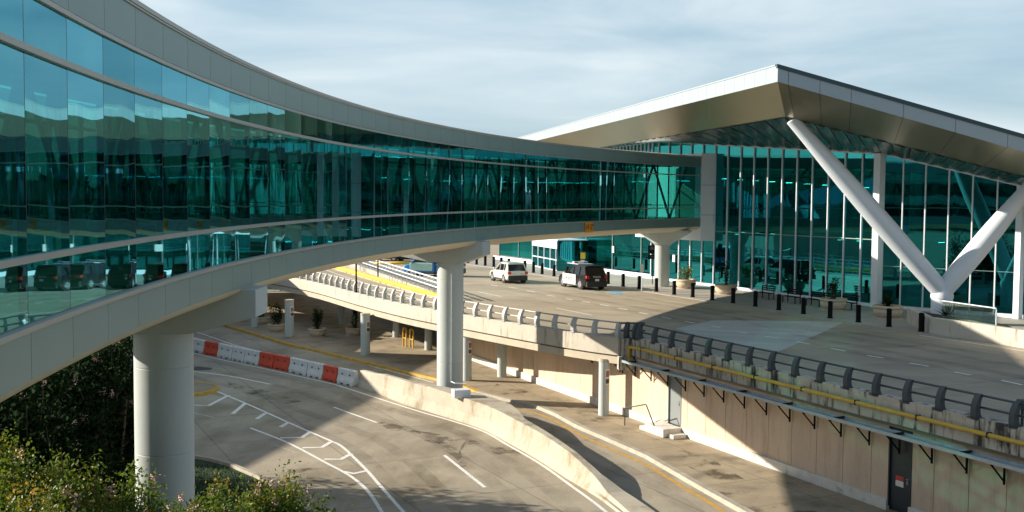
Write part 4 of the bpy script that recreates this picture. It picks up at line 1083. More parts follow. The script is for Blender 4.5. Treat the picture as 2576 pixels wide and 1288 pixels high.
# front fascia: panels of 2.72 m with thin gaps, cap above
mb = MB(); xs = [13.8, 14.37] + [14.37 + 1.65 * i for i in (1, 2)]
x_ = xs[-1]
while x_ < XR: x_ += 2.75; xs.append(min(x_, XR))
for a, b in zip(xs, xs[1:]):
    a2, b2 = a + .012, b - .012; za, zb = rz(a2, 57), rz(b2, 57)
    mb.hexa([(a2, 57, za - FH), (b2, 57, zb - FH), (b2, 57.06, zb - FH), (a2, 57.06, za - FH), (a2, 57, za - .2), (b2, 57, zb - .2), (b2, 57.06, zb - .2), (a2, 57.06, za - .2)])
W(mb, "front_fascia", 'fascia', tm)
mb = MB(); mb.hexa([(13.8, 57.05, ZC - FH + .02), (XR, 57.05, rz(XR, 57) - FH + .02), (XR, 57.2, rz(XR, 57) - FH + .02), (13.8, 57.2, ZC - FH + .02), (13.8, 57.05, ZC - .12), (XR, 57.05, rz(XR, 57) - .12), (XR, 57.2, rz(XR, 57) - .12), (13.8, 57.2, ZC - .12)])
W(mb, "fascia_backing", 'darkgap', tm)
mb = MB(); mb.hexa([(13.76, 56.95, ZC - .21), (XR, 56.95, rz(XR, 57) - .21), (XR, 57.3, rz(XR, 57) - .21), (13.76, 57.3, ZC - .21), (13.76, 56.95, ZC), (XR, 56.95, rz(XR, 57)), (XR, 57.3, rz(XR, 57)), (13.76, 57.3, ZC)])
W(mb, "front_edging", 'cap', tm)
# left fascia
mb = MB(); lt0 = 0.0
while lt0 < far - 1:
    a, b = leftp(lt0 + .01), leftp(lt0 + 1.49); nn = Vector((0.984, 0.178)) * 0.05
    mb.hexa([(*a, ZC - FH), (*b, ZC - FH), (b[0] + nn.x, b[1] + nn.y, ZC - FH), (a[0] + nn.x, a[1] + nn.y, ZC - FH), (*a, ZC - .07), (*b, ZC - .07), (b[0] + nn.x, b[1] + nn.y, ZC - .07), (a[0] + nn.x, a[1] + nn.y, ZC - .07)])
    lt0 += 1.5
W(mb, "side_fascia", 'fascia', tm)
W(MB().seg(leftp(0.3), leftp(far), 0.2, ZC - .08, ZC - .0, off=-0.07), "side_edging", 'fascia', tm)
W(MB().seg(leftp(0.05), leftp(far), 0.06, ZC - FH + .02, ZC - .09, off=-0.10), "fascia_backing", 'darkgap', tm)
# sloping facets inwards from the fascia
I0 = Vector((15.5, 62.0)); ZI = 15.64
def innl(t): p = I0 + ROOFDIR * t; return Vector((p.x, p.y, ZI))
def innf(x): return Vector((x, 62.0, ZI - 0.24 * (x - 15.5)))
mb = MB(); e = 0.015; seams = [0, 3, 6, 9, 12, 15, 18, 21, 24, 27, 30, 33, 36, 39, 42, 48, 54, 60, 66, 72, 78, far - 4]
for a, b in zip(seams, seams[1:]):
    o0, o1 = leftp(max(a - .0, 0)), leftp(b); i0, i1 = innl(a), innl(b)
    mb.quad((o0[0], o0[1], ZC - FH), (i0.x, i0.y, i0.z), (i1.x, i1.y, i1.z), (o1[0], o1[1], ZC - FH))
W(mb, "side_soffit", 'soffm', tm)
mb = MB(); gb = MB()
gx = xs
for a, b in zip(gx, gx[1:]):
    f = lambda x: 15.5 + (x - 13.8) * (XR - 15.5) / (XR - 13.8)
    a2, b2 = a + (0 if a == 13.8 else .012), b - .012
    mb.quad((a2, 57.02, rz(a2, 57) - FH), (b2, 57.02, rz(b2, 57) - FH), tuple(innf(f(b2))), tuple(innf(f(a2))))
W(mb, "front_soffit", 'soffm', tm)
gb.quad((13.85, 57.05, rz(13.85, 57) - FH + .04), (XR, 57.05, rz(XR, 57) - FH + .04), tuple(innf(XR) + Vector((0, 0, .05))), tuple(innf(15.5) + Vector((.05, 0, .05))))
W(gb, "soffit_backing", 'darkgap', tm)
# inner soffit between facets and the glass head
def glz(k):   # height of the glass head along the main facade
    pts = [(-60, 15.93), (0, 15.93), (9.3, 15.26), (20, 14.5), (26.4, 14.03)]
    for (a, za), (b, zb) in zip(pts, pts[1:]):
        if k <= b: return za + (zb - za) * (k - a) / (b - a)
    return 14.03
KC = 26.6
g2 = Vector(FP2(KC)); RD = Vector((0.75, -0.66)).normalized(); RE = 12.4
def RP(s, off=0.0): p = g2 + RD * s + Vector((RD.y, -RD.x)) * off; return (p.x, p.y)
def rgz(s): return 14.03 - 0.244 * s
SL = 40
def farw(s): p = F0 + ROOFDIR * s; return (p.x, p.y)
pairs = [(innl(82), Vector((*farw(48), 15.93))), (innl(60), Vector((*farw(28), 15.93))), (innl(34), Vector((*FP2(0), 15.93))), (innl(20), Vector((*FP2(9.3), 15.26))),
         (Vector((I0.x, I0.y, ZI)), Vector((*FP2(20), glz(20)))), (innf(20.5), Vector((*FP2(KC), 14.03))), (innf(26), Vector((*RP(4.6), rgz(4.6)))), (innf(29.6), Vector((*RP(8.4), rgz(8.4)))), (innf(33.2), Vector((*RP(RE), rgz(RE))))]
mb = MB(); counts = [14, 12, 8, 7, 6, 5, 4, 4]
for (i0, g0_), (i1, g1_), c in zip(pairs, pairs[1:], counts):
    for q in range(c):
        a0, a1 = q / c, (q + 1) / c - 0.012
        p, r = i0.lerp(i1, a0), i0.lerp(i1, a1); s0_, s1_ = g0_.lerp(g1_, a0), g0_.lerp(g1_, a1)
        # every panel is pillowed a little so that it catches the light unevenly
        m0 = (p + s0_) / 2 ; m1 = (r + s1_) / 2; mm = (m0 + m1) / 2 - Vector((0, 0, .05)); mp_ = (p + r) / 2 - Vector((0, 0, .07)); ms = (s0_ + s1_) / 2 - Vector((0, 0, .07))
        mb.add([p, mp_, ms, s0_], [(0, 1, 2, 3)]); mb.add([mp_, r, s1_, ms], [(0, 1, 2, 3)])
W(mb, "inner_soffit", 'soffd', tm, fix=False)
# glazing: main, set-back right part, receding left part, low wing
SP = 1.604; ks = [KC - SP * i for i in range(0, int(KC / SP) + 1)][::-1]
ks = [0.0] + [k for k in ks if k > .5]
panes = []
def pane(a, b, z0, za, zb, sill=True):
    mb = MB(); mb.quad((*a, z0), (*b, z0), (*b, zb), (*a, za)); W(mb, "glass_pane", 'fglass', tm, fix=False)
mul = MB()
for a, b in zip(ks, ks[1:]): pane(FP2(a), FP2(b), DZ + .2, glz(a), glz(b))
angf = atan2(FU.y, FU.x)
for k in ks[:-1]:
    p = FP2(k, .03); W(MB().box((*p, (DZ + .2 + glz(k)) / 2), 0.075, 0.16, glz(k) - DZ - .2, angf), "mullion", 'whitem', tm)
rs = [0, 1.5] + [1.5 + 1.47 * i for i in range(1, 8)]
for a, b in zip(rs, rs[1:]): pane(RP(a), RP(b), DZ + .2, rgz(a), rgz(b))
angr = atan2(RD.y, RD.x)
for s_ in rs[1:]:
    p = RP(s_, .02); W(MB().box((*p, (DZ + .2 + rgz(s_)) / 2), 0.075, 0.14, rgz(s_) - DZ - .2, angr), "mullion", 'whitem', tm)
# square columns at the kink and further right
for p, zt, cw_ in ((FP2(KC, .15), 14.0, .56), (RP(8.9, .5), 11.9, .42)):
    W(MB().box((*p, (DZ + zt) / 2), cw_, cw_ * .9, zt - DZ, angf), "column", 'whitem', tm, bevel=.02)
# receding upper glass over the bridge
ws = [1.15 * i for i in range(0, 30)]
for a, b in zip(ws, ws[1:]): pane(farw(b), farw(a), 9.6, 15.93, 15.93)
for s_ in ws: p = farw(s_); W(MB().box((p[0] - .05, p[1], 12.7), 0.14, 0.075, 6.3, atan2(ROOFDIR.y, ROOFDIR.x) - pi / 2), "mullion", 'whitem', tm)
# header rail and sill
W(MB().seg(FP2(0), FP2(KC), .12, (DZ, DZ), (DZ + .24, DZ + .24), off=0.0), "sill", 'whitem', tm)
W(MB().seg(RP(0), RP(RE), .12, DZ, DZ + .24), "sill", 'whitem', tm)
hd = MB()
for a, b in zip(ks, ks[1:]): hd.seg(FP2(a, .03), FP2(b, .03), .14, (glz(a) - .1, glz(b) - .1), (glz(a) + .02, glz(b) + .02))
for a, b in zip(rs, rs[1:]): hd.seg(RP(a, .03), RP(b, .03), .14, (rgz(a) - .1, rgz(b) - .1), (rgz(a) + .02, rgz(b) + .02))
hd.seg(farw(0), farw(33), .14, 15.83, 15.95)
W(hd, "head_rail", 'whitem', tm)
for z in (8.3,): 
    W(MB().seg(FP2(0.1, .0), FP2(KC - .3, .0), .06, z - .03, z + .03), "transom", 'clad', tm)
W(MB().seg(RP(.3), RP(RE), .05, 6.58, 6.61), "transom", 'clad', tm)
# low wing to the left (under / behind the bridge): glass storey with white sill
lw = [-SP * i for i in range(0, 20)][::-1]
for a, b in zip(lw, lw[1:]):
    pane(FP2(a), FP2(b), DZ + .55, 9.6, 9.6)
W(MB().seg(FP2(-32), FP2(0), .14, DZ, DZ + .42), "sill", 'whitem', tm)
for k in lw[::3]:
    p = FP2(k, .02); W(MB().box((*p, 6.9), .07, .12, 5.6, angf), "mullion", 'clad', tm)
W(MB().prism([FP2(-34, .3), FP2(0.0, .1), (18, 98), (18, 135)], 9.6, 9.85), "wing_roof", 'roofm', tm)
# entrance vestibule
dv = [FP2(-11.5, 0), FP2(-11.5, 2.9), FP2(-8.4, 2.9), FP2(-8.4, 0)]
va = Vector(G(1340, 669, DZ)); vb_ = Vector(G(1402, 682.5, DZ)); vd = (vb_ - va).normalized(); vn = Vector((vd.y, -vd.x)); 
if vn.y > 0: vn = -vn
vin = -vn * 4.0
ves = thing("entrance_portal", "white framed entrance doors in the glass front between the two parked cars", "entrance", (va.x, va.y, DZ))
W_ = (vb_ - va).length
def vseg(s0, s1, z0, z1_, th_=.16, off=0.0, m='whitem', nm="frame"):
    a, b = va + vd * s0, va + vd * s1; W(MB().seg(a, b, th_, z0, z1_, off=off), nm, m, ves)
vseg(0, W_, DZ + 2.15, DZ + 2.95, .2, nm="header"); vseg(0, W_, DZ, DZ + .12)
for f_ in (0.0, .245, .49, .735, .96):
    vseg(W_ * f_, W_ * f_ + .09, DZ + .12, DZ + 2.15, nm="door_post")
vseg(0.05, W_ - .05, DZ + 1.02, DZ + 1.12, .12, nm="door_rail")
for k in range(4):
    vseg(W_ * (.245 * k) + .1, W_ * (.245 * (k + 1)) - .02, DZ + .12, DZ + 2.15, .02, 0.02, 'fglass', "door_glass")
a2, b2 = va - vn * 4, vb_ - vn * 4
W(MB().seg(va, a2, .12, DZ, DZ + 2.95), "side", 'whitem', ves)
W(MB().seg(vb_ + vd * .08, b2 + vd * .08, .03, DZ + .05, DZ + 2.9), "side_glass", 'fglass', ves)
W(MB().prism([tuple(va), tuple(vb_), tuple(b2), tuple(a2)], DZ + 2.95, DZ + 3.05), "canopy_roof", 'whitem', ves)
# bridge portal box
A_ = Vector((15.13, 87.15)); B_ = Vector((16.36, 87.25)); u_ = Vector((-0.45, .893)) * 9.5
W(MB().prism([tuple(A_), tuple(B_), tuple(B_ + u_), tuple(A_ + u_)], 7.52, 14.55), "bridge_portal", 'whitem', tm, bevel=.02)
sm = MB()
for z in (9.6, 12.0): sm.seg(A_ + Vector((.02, -.012)), B_ + Vector((-.01, -.012)), .02, z, z + .02)
W(sm, "portal_joint", 'darkgap', tm)
W(MB().seg(FP2(.5, .1), FP2(9.0, .1), .3, 8.9, 9.6), "spandrel", 'whitem', tm)
# interior
IN = -FN
fl = [FP2(-32, -.3), FP2(KC, -.3), RP(RE), (44, 70), (44, 130), (10, 150)]
W(MB().prism(fl, DZ + .03, DZ + .08), "floor", 'floor', tm)
W(MB().prism([FP2(-20, -5), FP2(KC - 2, -5), (32, 72), (44, 80), (44, 130), (10, 150)], 8.1, 8.5), "mezzanine", 'intw', tm)
W(MB().seg(FP2(-20, -4.98), FP2(KC - 2, -4.98), .06, 8.5, 9.5), "balustrade", 'cglass', tm)
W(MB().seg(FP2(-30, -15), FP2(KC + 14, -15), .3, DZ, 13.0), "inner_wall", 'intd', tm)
for k in (-8, 0, 8, 16, 24):
    p = FP2(k, -6); W(MB().lathe([(.4, DZ), (.4, 13.5)], (*p, 0), n=20), "inner_column", 'whitem', tm, smooth=radians(40))
lmp = MB()
for k in range(-8, 28, 2):
    for o in (-4, -8, -12):
        if random.random() < .4: p = FP2(k + .3 * o % 1, o); lmp.box((*p, 7.95), .10, .5, .03, angf)
for k in range(0, 24, 2):
    p = FP2(k, -3.2); lmp.box((*p, 12.9 - .05 * k), .7, .04, .04, angf)
W(lmp, "ceiling_lights", 'lamp', tm)
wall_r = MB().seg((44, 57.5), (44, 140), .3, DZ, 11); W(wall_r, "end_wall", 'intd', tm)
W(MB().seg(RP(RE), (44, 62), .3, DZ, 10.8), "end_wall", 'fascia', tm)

# V-shaped columns
def vcol(bx_, by_, lab=None):
    base = Vector((bx_, by_, DZ)); 
    L_top = Vector((15.95, 62.3, 15.5)); R_top = Vector((29.9, 62.3, 12.1))
    v = W(MB().lathe([(.60, 0), (.60, 1.85)], (bx_, by_, DZ), n=32), "v_column", 'whitem', tm, smooth=radians(40))
    for tp in (L_top, R_top):
        a = base + Vector((0, 0, 1.85)); n_ = 14; pts = [a.lerp(tp, i / n_) for i in range(n_ + 1)]
        rs_ = [0.52 + 0.10 * sin(pi * min(1, (i / n_) * 1.1)) - 0.16 * (i / n_) ** 2 for i in range(n_ + 1)]
        o = MB().tube(pts, 1, n=32, rs=rs_).build("leg", 'whitem', v, smooth=radians(50))
    MB().lathe([(.63, 1.50), (.63, 1.72)], (bx_, by_, DZ), n=32).build("collar", 'whitem', v, smooth=radians(40))
vcol(24.95, 62.6)
# ------------------------------------------------------------------ vehicles (local +x is forward)
MT['carw'] = mat("ivory_car_paint", (0.72, 0.68, 0.60), 0.25, coat=0.6)
MT['carb'] = mat("black_car_paint", (0.004, 0.0045, 0.006), 0.3, coat=0.25, spec=0.3)
MT['carp'] = mat("white_car_paint", (0.75, 0.76, 0.78), 0.25, coat=0.6)
MT['vanb'] = mat("bright_blue_paint", (0.02, 0.22, 0.62), 0.3, coat=0.5)
MT['vanl'] = mat("pale_green_paint", (0.45, 0.70, 0.62), 0.4)
MT['cglz'] = mat("car_window", (0.006, 0.009, 0.012), 0.08, spec=0.5)
MT['tyre'] = mat("tyre_rubber", (0.02, 0.02, 0.02), 0.85)
MT['rim'] = mat("alloy_rim", (0.55, 0.56, 0.58), 0.3, metal=0.7)
MT['tail'] = mat("red_tail_lamp", (0.55, 0.015, 0.015), 0.2)
MT['trim'] = mat("dark_plastic_trim", (0.03, 0.03, 0.03), 0.6)
def car(name, lab, cat, loc_, ang, L, Wd, H, belt, wb, m, doorm=None, wheel=0.37, clad_low=True, van=False, group=None, upper=None):
    t = thing(name, lab, cat, (*loc_, DZ + .004), ang, group=group)
    hw = Wd / 2; r = -L / 2; f = L / 2; gc = .24
    # body stations: x, half width, top z, bottom z
    st_ = [(r, hw * .86, belt - .12, .45), (r + .10, hw * .95, belt, .32), (r + .6, hw, belt + .02, gc), (r + 1.6, hw, belt, gc), (f - 1.9, hw, belt - .02, gc), (f - 1.35, hw, belt - .05, gc), (f - .5, hw * .97, belt - .16, gc), (f - .12, hw * .88, belt - .30, .3), (f, hw * .72, belt - .42, .42)]
    if van: st_ = st_[:5] + [(f - .9, hw, belt - .02, gc), (f - .4, hw * .98, belt - .15, gc), (f - .1, hw * .9, belt - .35, .3), (f, hw * .8, belt - .45, .4)]
    V = []; F = []
    for x, w, zt, zb in st_:
        mid = (zt + zb) / 2
        V += [(x, -w * .90, zb), (x, -w * .985, zb + .08), (x, -w, mid), (x, -w * .97, zt - .06), (x, -w * .90, zt), (x, 0, zt + .03), (x, w * .90, zt), (x, w * .97, zt - .06), (x, w, mid), (x, w * .985, zb + .08), (x, w * .90, zb)]
    n = 11
    for i in range(len(st_) - 1):
        for k in range(n): F.append((i * n + k, i * n + (k + 1) % n, (i + 1) * n + (k + 1) % n, (i + 1) * n + k))
    F += [tuple(range(n)), tuple(range((len(st_) - 1) * n, len(st_) * n))]
    body = MB().add(V, F).build("body", m, t, smooth=radians(35))
    # cabin
    cf = f - (.75 if van else 1.45); cr = r + .12
    cab = [(cr, belt - .02, hw * .88), (cr + (.18 if van else .38), H - .10, hw * .74), (cr + (.4 if van else .75), H, hw * .72), (cf - 1.35, H, hw * .72), (cf - .85, H - .06, hw * .72), (cf, belt - .03, hw * .88)]
    # glass body
    def loop(x, z, w): return [(x, -w, z), (x, w, z)]
    gv = MB(); P = []
    top = [(cr + (.2 if van else .40), H - .13), (cf - .92, H - .09)]
    P = [(cr + .03, -hw * .87, belt - .05), (cf - .03, -hw * .87, belt - .05), (cf - .03, hw * .87, belt - .05), (cr + .03, hw * .87, belt - .05),
         (top[0][0], -hw * .75, top[0][1]), (top[1][0], -hw * .75, top[1][1]), (top[1][0], hw * .75, top[1][1]), (top[0][0], hw * .75, top[0][1])]
    gv.hexa(P).build("windows", 'cglz', t, bevel=.03)
    # roof shell
    rb = MB(); rb.strip([(top[0][0] - .06, 0), ((top[0][0] + top[1][0]) / 2, 0), (top[1][0] + .06, 0)], [(-hw * .77, H - .15), (-hw * .70, H - .02), (0, H + .01), (hw * .70, H - .02), (hw * .77, H - .15)])
    roof = rb.build("roof", upper or m, t, smooth=radians(35), bevel=.03)
    # pillars
    for s_ in (-1, 1):
        for x0, x1 in ((cr + .04, top[0][0]), (cf - .05, top[1][0])):
            MB().bar((x0, s_ * hw * .875, belt - .04), (x1, s_ * hw * .755, H - .12), .055, n=6).build("pillar", upper or m, t)
        for fx in (.34, .64):
            x0 = cr + (cf - cr) * fx; MB().bar((x0, s_ * hw * .88, belt - .04), (x0, s_ * hw * .762, H - .12), .04, n=6).build("pillar", upper or m, t)
        x0 = cr + (cf - cr) * .16
        MB().hexa([(cr + .05, s_ * hw * .872, belt - .05), (x0 + .25, s_ * hw * .886, belt - .05), (x0 + .25, s_ * hw * .86, belt - .05), (cr + .05, s_ * hw * .85, belt - .05),
                  (top[0][0], s_ * hw * .757, H - .12), (x0 + .12, s_ * hw * .762, H - .12), (x0 + .12, s_ * hw * .74, H - .12), (top[0][0], s_ * hw * .74, H - .12)]).build("pillar", upper or m, t)
    # lower cladding and bumpers
    cl = MB(); 
    for s_ in (-1, 1): cl.box((0, s_ * (hw - .02), .30), L * .5, .06, .16)
    cl.box((r + .05, 0, .45), .22, Wd * .90, .42); cl.box((f - .1, 0, .42), .22, Wd * .76, .30)
    cl.build("bumper_trim", 'trim', t, bevel=.04)
    # wheels
    for x in (-wb / 2 - .05, wb / 2 - .05):
        for s_ in (-1, 1):
            ww = MB(); c = Vector((x, s_ * (hw - .12), wheel)); a = Vector((0, s_ * .125, 0)); ww.bar(c - a, c + a, wheel, n=28)
            wo = ww.build("wheel", 'tyre', t, smooth=radians(40), bevel=.02)
            rm = MB(); rm.bar(c + a * .9, c + a * 1.06, wheel * .62, wheel * .56, n=20)
            for k in range(5):
                th_ = 2 * pi * k / 5; rm.bar(c + a * 1.07, c + a * 1.07 + Vector((cos(th_), 0, sin(th_))) * wheel * .6, .03, n=5)
            rm.build("rim", 'rim', wo)
            ar = MB(); ar.bar(c - a * .5 + Vector((0, s_ * .012, 0)), c + a * .86, wheel + .06, n=28); ar.build("wheel_arch", 'trim', t)
    for s_ in (-1, 1):
        MB().box((r + .06, s_ * hw * .80, belt - .14), .22, .26, .22).build("tail_lamp", 'tail', t, bevel=.03)
        MB().box((f - .18, s_ * hw * .66, belt - .40), .22, .34, .14).build("headlight", 'signw', t, bevel=.03)
        MB().box((cf - .25, s_ * (hw + .06), belt + .08), .12, .2, .15).build("mirror", upper or m, t, bevel=.03)
    pt = MB().box((r - .045, 0, .78), .02, .34, .16).build("number_plate", 'signw', t)
    hs = MB(); 
    for s_ in (-1, 1):
        for fx in (.30, .60): hs.box((cr + (cf - cr) * fx, s_ * (hw + .005), belt - .15), .16, .03, .03)
    hs.build("door_handles", upper or m, t)
    return t, r, f, hw
def pos2(rear, front, zc=DZ):
    a, b = Vector(G(*rear, zc)), Vector(G(*front, zc)); return a, b, (b - a).normalized()
a, b, hdg = pos2((1269, 712), (1241, 706)); right = Vector((hdg.y, -hdg.x))
c = (a + b) / 2 + right * .83 + hdg * .05
car("parked_car", "ivory white SUV parked on the upper road left of the entrance, rear to the camera", "car", (c.x, c.y), atan2(hdg.y, hdg.x), 4.6, 1.88, 1.70, 1.02, 2.65, 'carw', group="vehicles on the upper road")
a, b, hdg = pos2((1458.7, 728), (1415.4, 720.4)); right = Vector((hdg.y, -hdg.x))
c = (a + b) / 2 + right * .90 + hdg * -.1
pc, r, f, hw = car("police_suv", "black and white police SUV with roof light bar, parked right of the entrance", "police car", (c.x, c.y), atan2(hdg.y, hdg.x), 4.95, 1.98, 1.88, 1.14, 2.95, 'carb', wheel=.41, group="vehicles on the upper road")
for s_ in (-1, 1):
    d = MB().box((.30, s_ * (hw + .004), .72), 2.25, .02, .80).build("white_door", 'carp', pc, bevel=.01)
    text_mesh("lettering", "POLICE", .36, 'black', d, frame((.30, s_ * (hw + .019), .74), (s_ * -1, 0, 0) if True else (1, 0, 0)))
MB().strip([(-.6, 0), (1.3, 0)], [(-hw * .70, 1.885), (-hw * .66, 1.925), (hw * .66, 1.925), (hw * .70, 1.885)]).build("white_roof_panel", 'carp', pc)
lb = MB().box((.35, 0, 2.0), .30, 1.25, .13).build("light_bar", 'carp', pc, bevel=.03)
MB().box((.35, .4, 2.0), .32, .3, .10).build("lens", 'tail', lb); MB().box((.35, -.4, 2.0), .32, .3, .10).build("lens", 'vanb', lb)
text_mesh("lettering", "POLICE", .20, 'signw', pc, frame((r - .005, 0, 1.02), (0, -1, 0)))
# blue shuttle van beyond the inner railing
vx, vy = G(1068, 697, DZ)
vn_, r, f, hw = car("shuttle_van", "bright blue and pale green shuttle van beyond the inner white railing", "van", (vx + .7, vy + 1.6), radians(168), 5.4, 2.0, 2.15, 1.15, 3.3, 'vanb', wheel=.38, van=True, upper='vanb', group="vehicles on the upper road")
MB().box((0.9, 0, .85), 2.1, 2.03, .72).build("side_wrap", 'vanl', vn_, bevel=.05); MB().box((-.3, 0, 2.14), 3.2, 1.45, .08).build("roof_wrap", 'vanl', vn_, bevel=.03)
for i, (px, py, m, lab) in enumerate([(955, 664, 'carb', "dark car far off under the bridge, left of the blue van"), (985, 659, 'carp', "white car far off under the bridge, left of the blue van")]):
    qx, qy = G(px, py, DZ); car("parked_car", lab, "car", (qx, qy + 6), radians(160), 4.5, 1.85, 1.5, .95, 2.65, m, group="vehicles on the upper road")

# ------------------------------------------------------------------ signs and posts on the upper road
def signpost(lab, px, py, h, parts, pm='steel', r=.035, nm="sign_post", ang=None, g=None):
    x, y = G(px, py, DZ); t = thing(nm, lab, "sign", (x, y, DZ + .03), 0 if ang is None else ang, group=g)
    MB().bar((0, 0, 0), (0, 0, h), r, n=8).build("pole", pm, t)
    for (cx, cz, w, hh_, m, nme) in parts: MB().box((cx, -.045, cz), w, .02, hh_).build(nme, m, t)
    return t
signpost("white post with narrow white sign between bollards by the access parking", 1614, 733, 2.05, [(0, 1.75, .26, .62, 'signw', "sign_plate")], 'whitem')
yt = signpost("small yellow and white sign on a post behind the police SUV", 1465, 702, 2.35, [(0.03, 2.02, .42, .55, 'yellow', "sign_plate"), (0, 1.5, .34, .30, 'signw', "sign_plate")])
bs = signpost("black hanging sign with round emblem beside the flared bridge pier", 1641, 716, 3.35, [(0, 2.88, .80, .70, 'black', "sign_plate"), (0, 2.26, .8, .34, 'black', "sign_plate")], 'black')
MB().bar((-.1, -.06, 2.98), (-.1, -.064, 2.98), .15, n=16).build("emblem", 'steel', bs); text_mesh("lettering", "TERMINAL", .13, 'steel', bs, frame((0, -.06, 2.30), (1, 0, 0)))
text_mesh("lettering", "PICK UP", .13, 'steel', bs, frame((0, -.06, 2.17), (1, 0, 0)))
for i, (px, py0, py1, lab) in enumerate([(1544.5, 619, 636, "small white vertical notice on the dark glass right of the police SUV"), (1405, 651, 667, "small white vertical notice on green glass beside the entrance doors"),
                                         (1698, 641, 659, "small white notice on the glass right of the flared pier")]):
    # stand on the facade plane
    q = (px - 1288) / FP; k = (F0.x - q * F0.y) / (q * FU.y - FU.x); p = FP2(k, .10); sc = FP / p[1]
    hz = 493.5 + .0077 * (px - 1288); zc = 11 - ((py0 + py1) / 2 - hz) / sc; hgt = (py1 - py0) / sc
    tag(MB().box((p[0], p[1], zc), .36, .03, hgt, angf).build("wall_notice", 'signw'), lab, "notice", "white notices on the glass front")

# black pole and pipe frame near the gap, boom with yellow bar
px_, py_ = G(896, 736, CT); bpz = thing("black_pole", "slim black pole rising from the curved parapet kerb in front of the yellow rail", "pole", (px_, py_, CT))
MB().bar((0, 0, 0), (0, 0, 3.4), .06, n=10).build("pole", 'black', bpz)
g1_ = G(1094, 707, DZ); g0_ = (g1_[0] - 5.0, g1_[1] + 1.2)
gf = thing("black_pipe_frame", "black pipe frame with crossbar before the blue van", "pipe frame", (g1_[0], g1_[1], DZ))
b = MB(); b.tube([(0, 0, 0), (0, 0, 1.85), (-.05, 0, 1.9), (-4.9, 1.2, 1.9), (-4.95, 1.2, 1.85), (-4.95, 1.2, 0)], .06); b.build("pipe", 'black', gf)
y0 = Vector((*G(944, 690, DZ), 0)); yb = thing("boom_barrier", "yellow boom with red and white stand beside the blue van", "boom barrier", (y0.x + 3.7, y0.y - .4, DZ))
MB().box((0, 0, .55), .35, .35, 1.1).build("stand", 'signw', yb, bevel=.02); MB().box((0, 0, .8), .36, .36, .2).build("band", 'signr', yb)
MB().tube([(0.2, 0, 1.10), (-1.5, .15, 1.06), (-3.7, .35, 1.0)], .13).build("boom", 'yellow', yb, smooth=True)
cam_pole = thing("security_camera", "small camera on a short pole behind the right road rails", "camera", (*WP(wt(2552), -.6), DZ))
MB().bar((0, 0, 0), (0, 0, .8), .05).build("pole", 'steel', cam_pole); MB().box((0, 0, .9), .28, .3, .3).build("housing", 'steel', cam_pole, bevel=.03)

# benches and tables in the shade before the glass
for i, (px, py) in enumerate([(1925, 752), (1990, 762), (2050, 770), (2130, 778)]):
    x, y = G(px, py, DZ + .03)
    t = thing("outdoor_bench", ["black bench in front of the glass, leftmost in the shade", "black bench before the glass, second from the left", "black bench just left of the bushy planter", "black bench between the bushy planter and the agave planter"][i], "bench", (x, y, DZ + .03), angf, group="benches before the terminal glass")
    s_ = MB()
    for k in range(4): s_.box((0, -.22 + .14 * k, .45), 1.5, .09, .03)
    s_.build("seat", 'black', t); bkr = MB()
    for k in range(3): bkr.box((0, .28 + .03 * k, .62 + .14 * k), 1.5, .03, .09)
    bkr.build("backrest", 'black', t)
    for s2 in (-1, 1):
        l = MB(); l.box((s2 * .62, -.2, .22), .05, .05, .45); l.box((s2 * .62, .25, .45), .05, .05, .9); l.box((s2 * .62, .0, .43), .05, .5, .04); l.build("leg", 'black', t)

# ------------------------------------------------------------------ unseen garage added at left to cast the lower road's shadow
gc0 = Vector((-39.5, 48.0)); gdir = Vector((0.21, .978)).normalized(); gn = Vector((-gdir.y, gdir.x))
gp = thing("unseen_shade_garage", "added unseen garage block left of the bridge, shading the lower road", "parking garage", (gc0.x, gc0.y, 0))
def gq(s, o): p = gc0 + gdir * s + gn * o; return (p.x, p.y)
for z in (3.6, 7.0, 10.4): W(MB().prism([gq(0, 0), gq(31, 0), gq(31, 30), gq(0, 30)], z, z + .35), "floor_slab", 'beam', gp); W(MB().seg(gq(0, .15), gq(31, .15), .25, z + .35, z + 1.45), "parapet", 'beam', gp); W(MB().seg(gq(.15, 0), gq(.15, 30), .25, z + .35, z + 1.45), "parapet", 'beam', gp)
for s_ in range(0, 32, 6): W(MB().box((*gq(s_, .5), 5.9), .6, .6, 11.7), "column", 'beam', gp)
W(MB().prism([gq(2, 6), gq(30, 6), gq(30, 28), gq(2, 28)], 0, 10.4), "core", 'intd', gp)

rb_ = thing("unseen_shade_block", "added unseen low block beyond the left bridge pier, shading the sidewalk", "ramp building", (-29, 76, 0))  # unseen block added to keep the lower sidewalk in shade
W(MB().prism([(-28.5, 75.5), (-26.5, 100), (-42, 102), (-43, 77)], 0, 6.9), "wall", 'beam', rb_); W(MB().strip([(-28.4, 75.4), (-26.4, 100.1)], [(0, 6.9), (0, 7.3), (-.3, 7.3), (-.3, 6.9)]), "parapet", 'beam', rb_)
gb_ = thing("unseen_sky_blocker", "added unseen parking structure behind the viewpoint, blocking sky light", "parking garage", (0, -12, 0))  # added behind the camera to hold back sky light
for z in (0.0, 3.4, 6.8, 10.2, 13.6, 17.0, 20.4): W(MB().box((5, -27, z + .2), 170, 30, .4), "floor_slab", 'beam', gb_); W(MB().box((5, -12.1, z + .9), 170, .25, 1.1), "parapet", 'beam', gb_)
for i in range(18): W(MB().box((-78 + 9.8 * i, -12.8, 10.2), .7, .7, 20.4), "column", 'beam', gb_)
W(MB().box((5, -24, 10), 168, 20, 20), "core", 'intd', gb_)

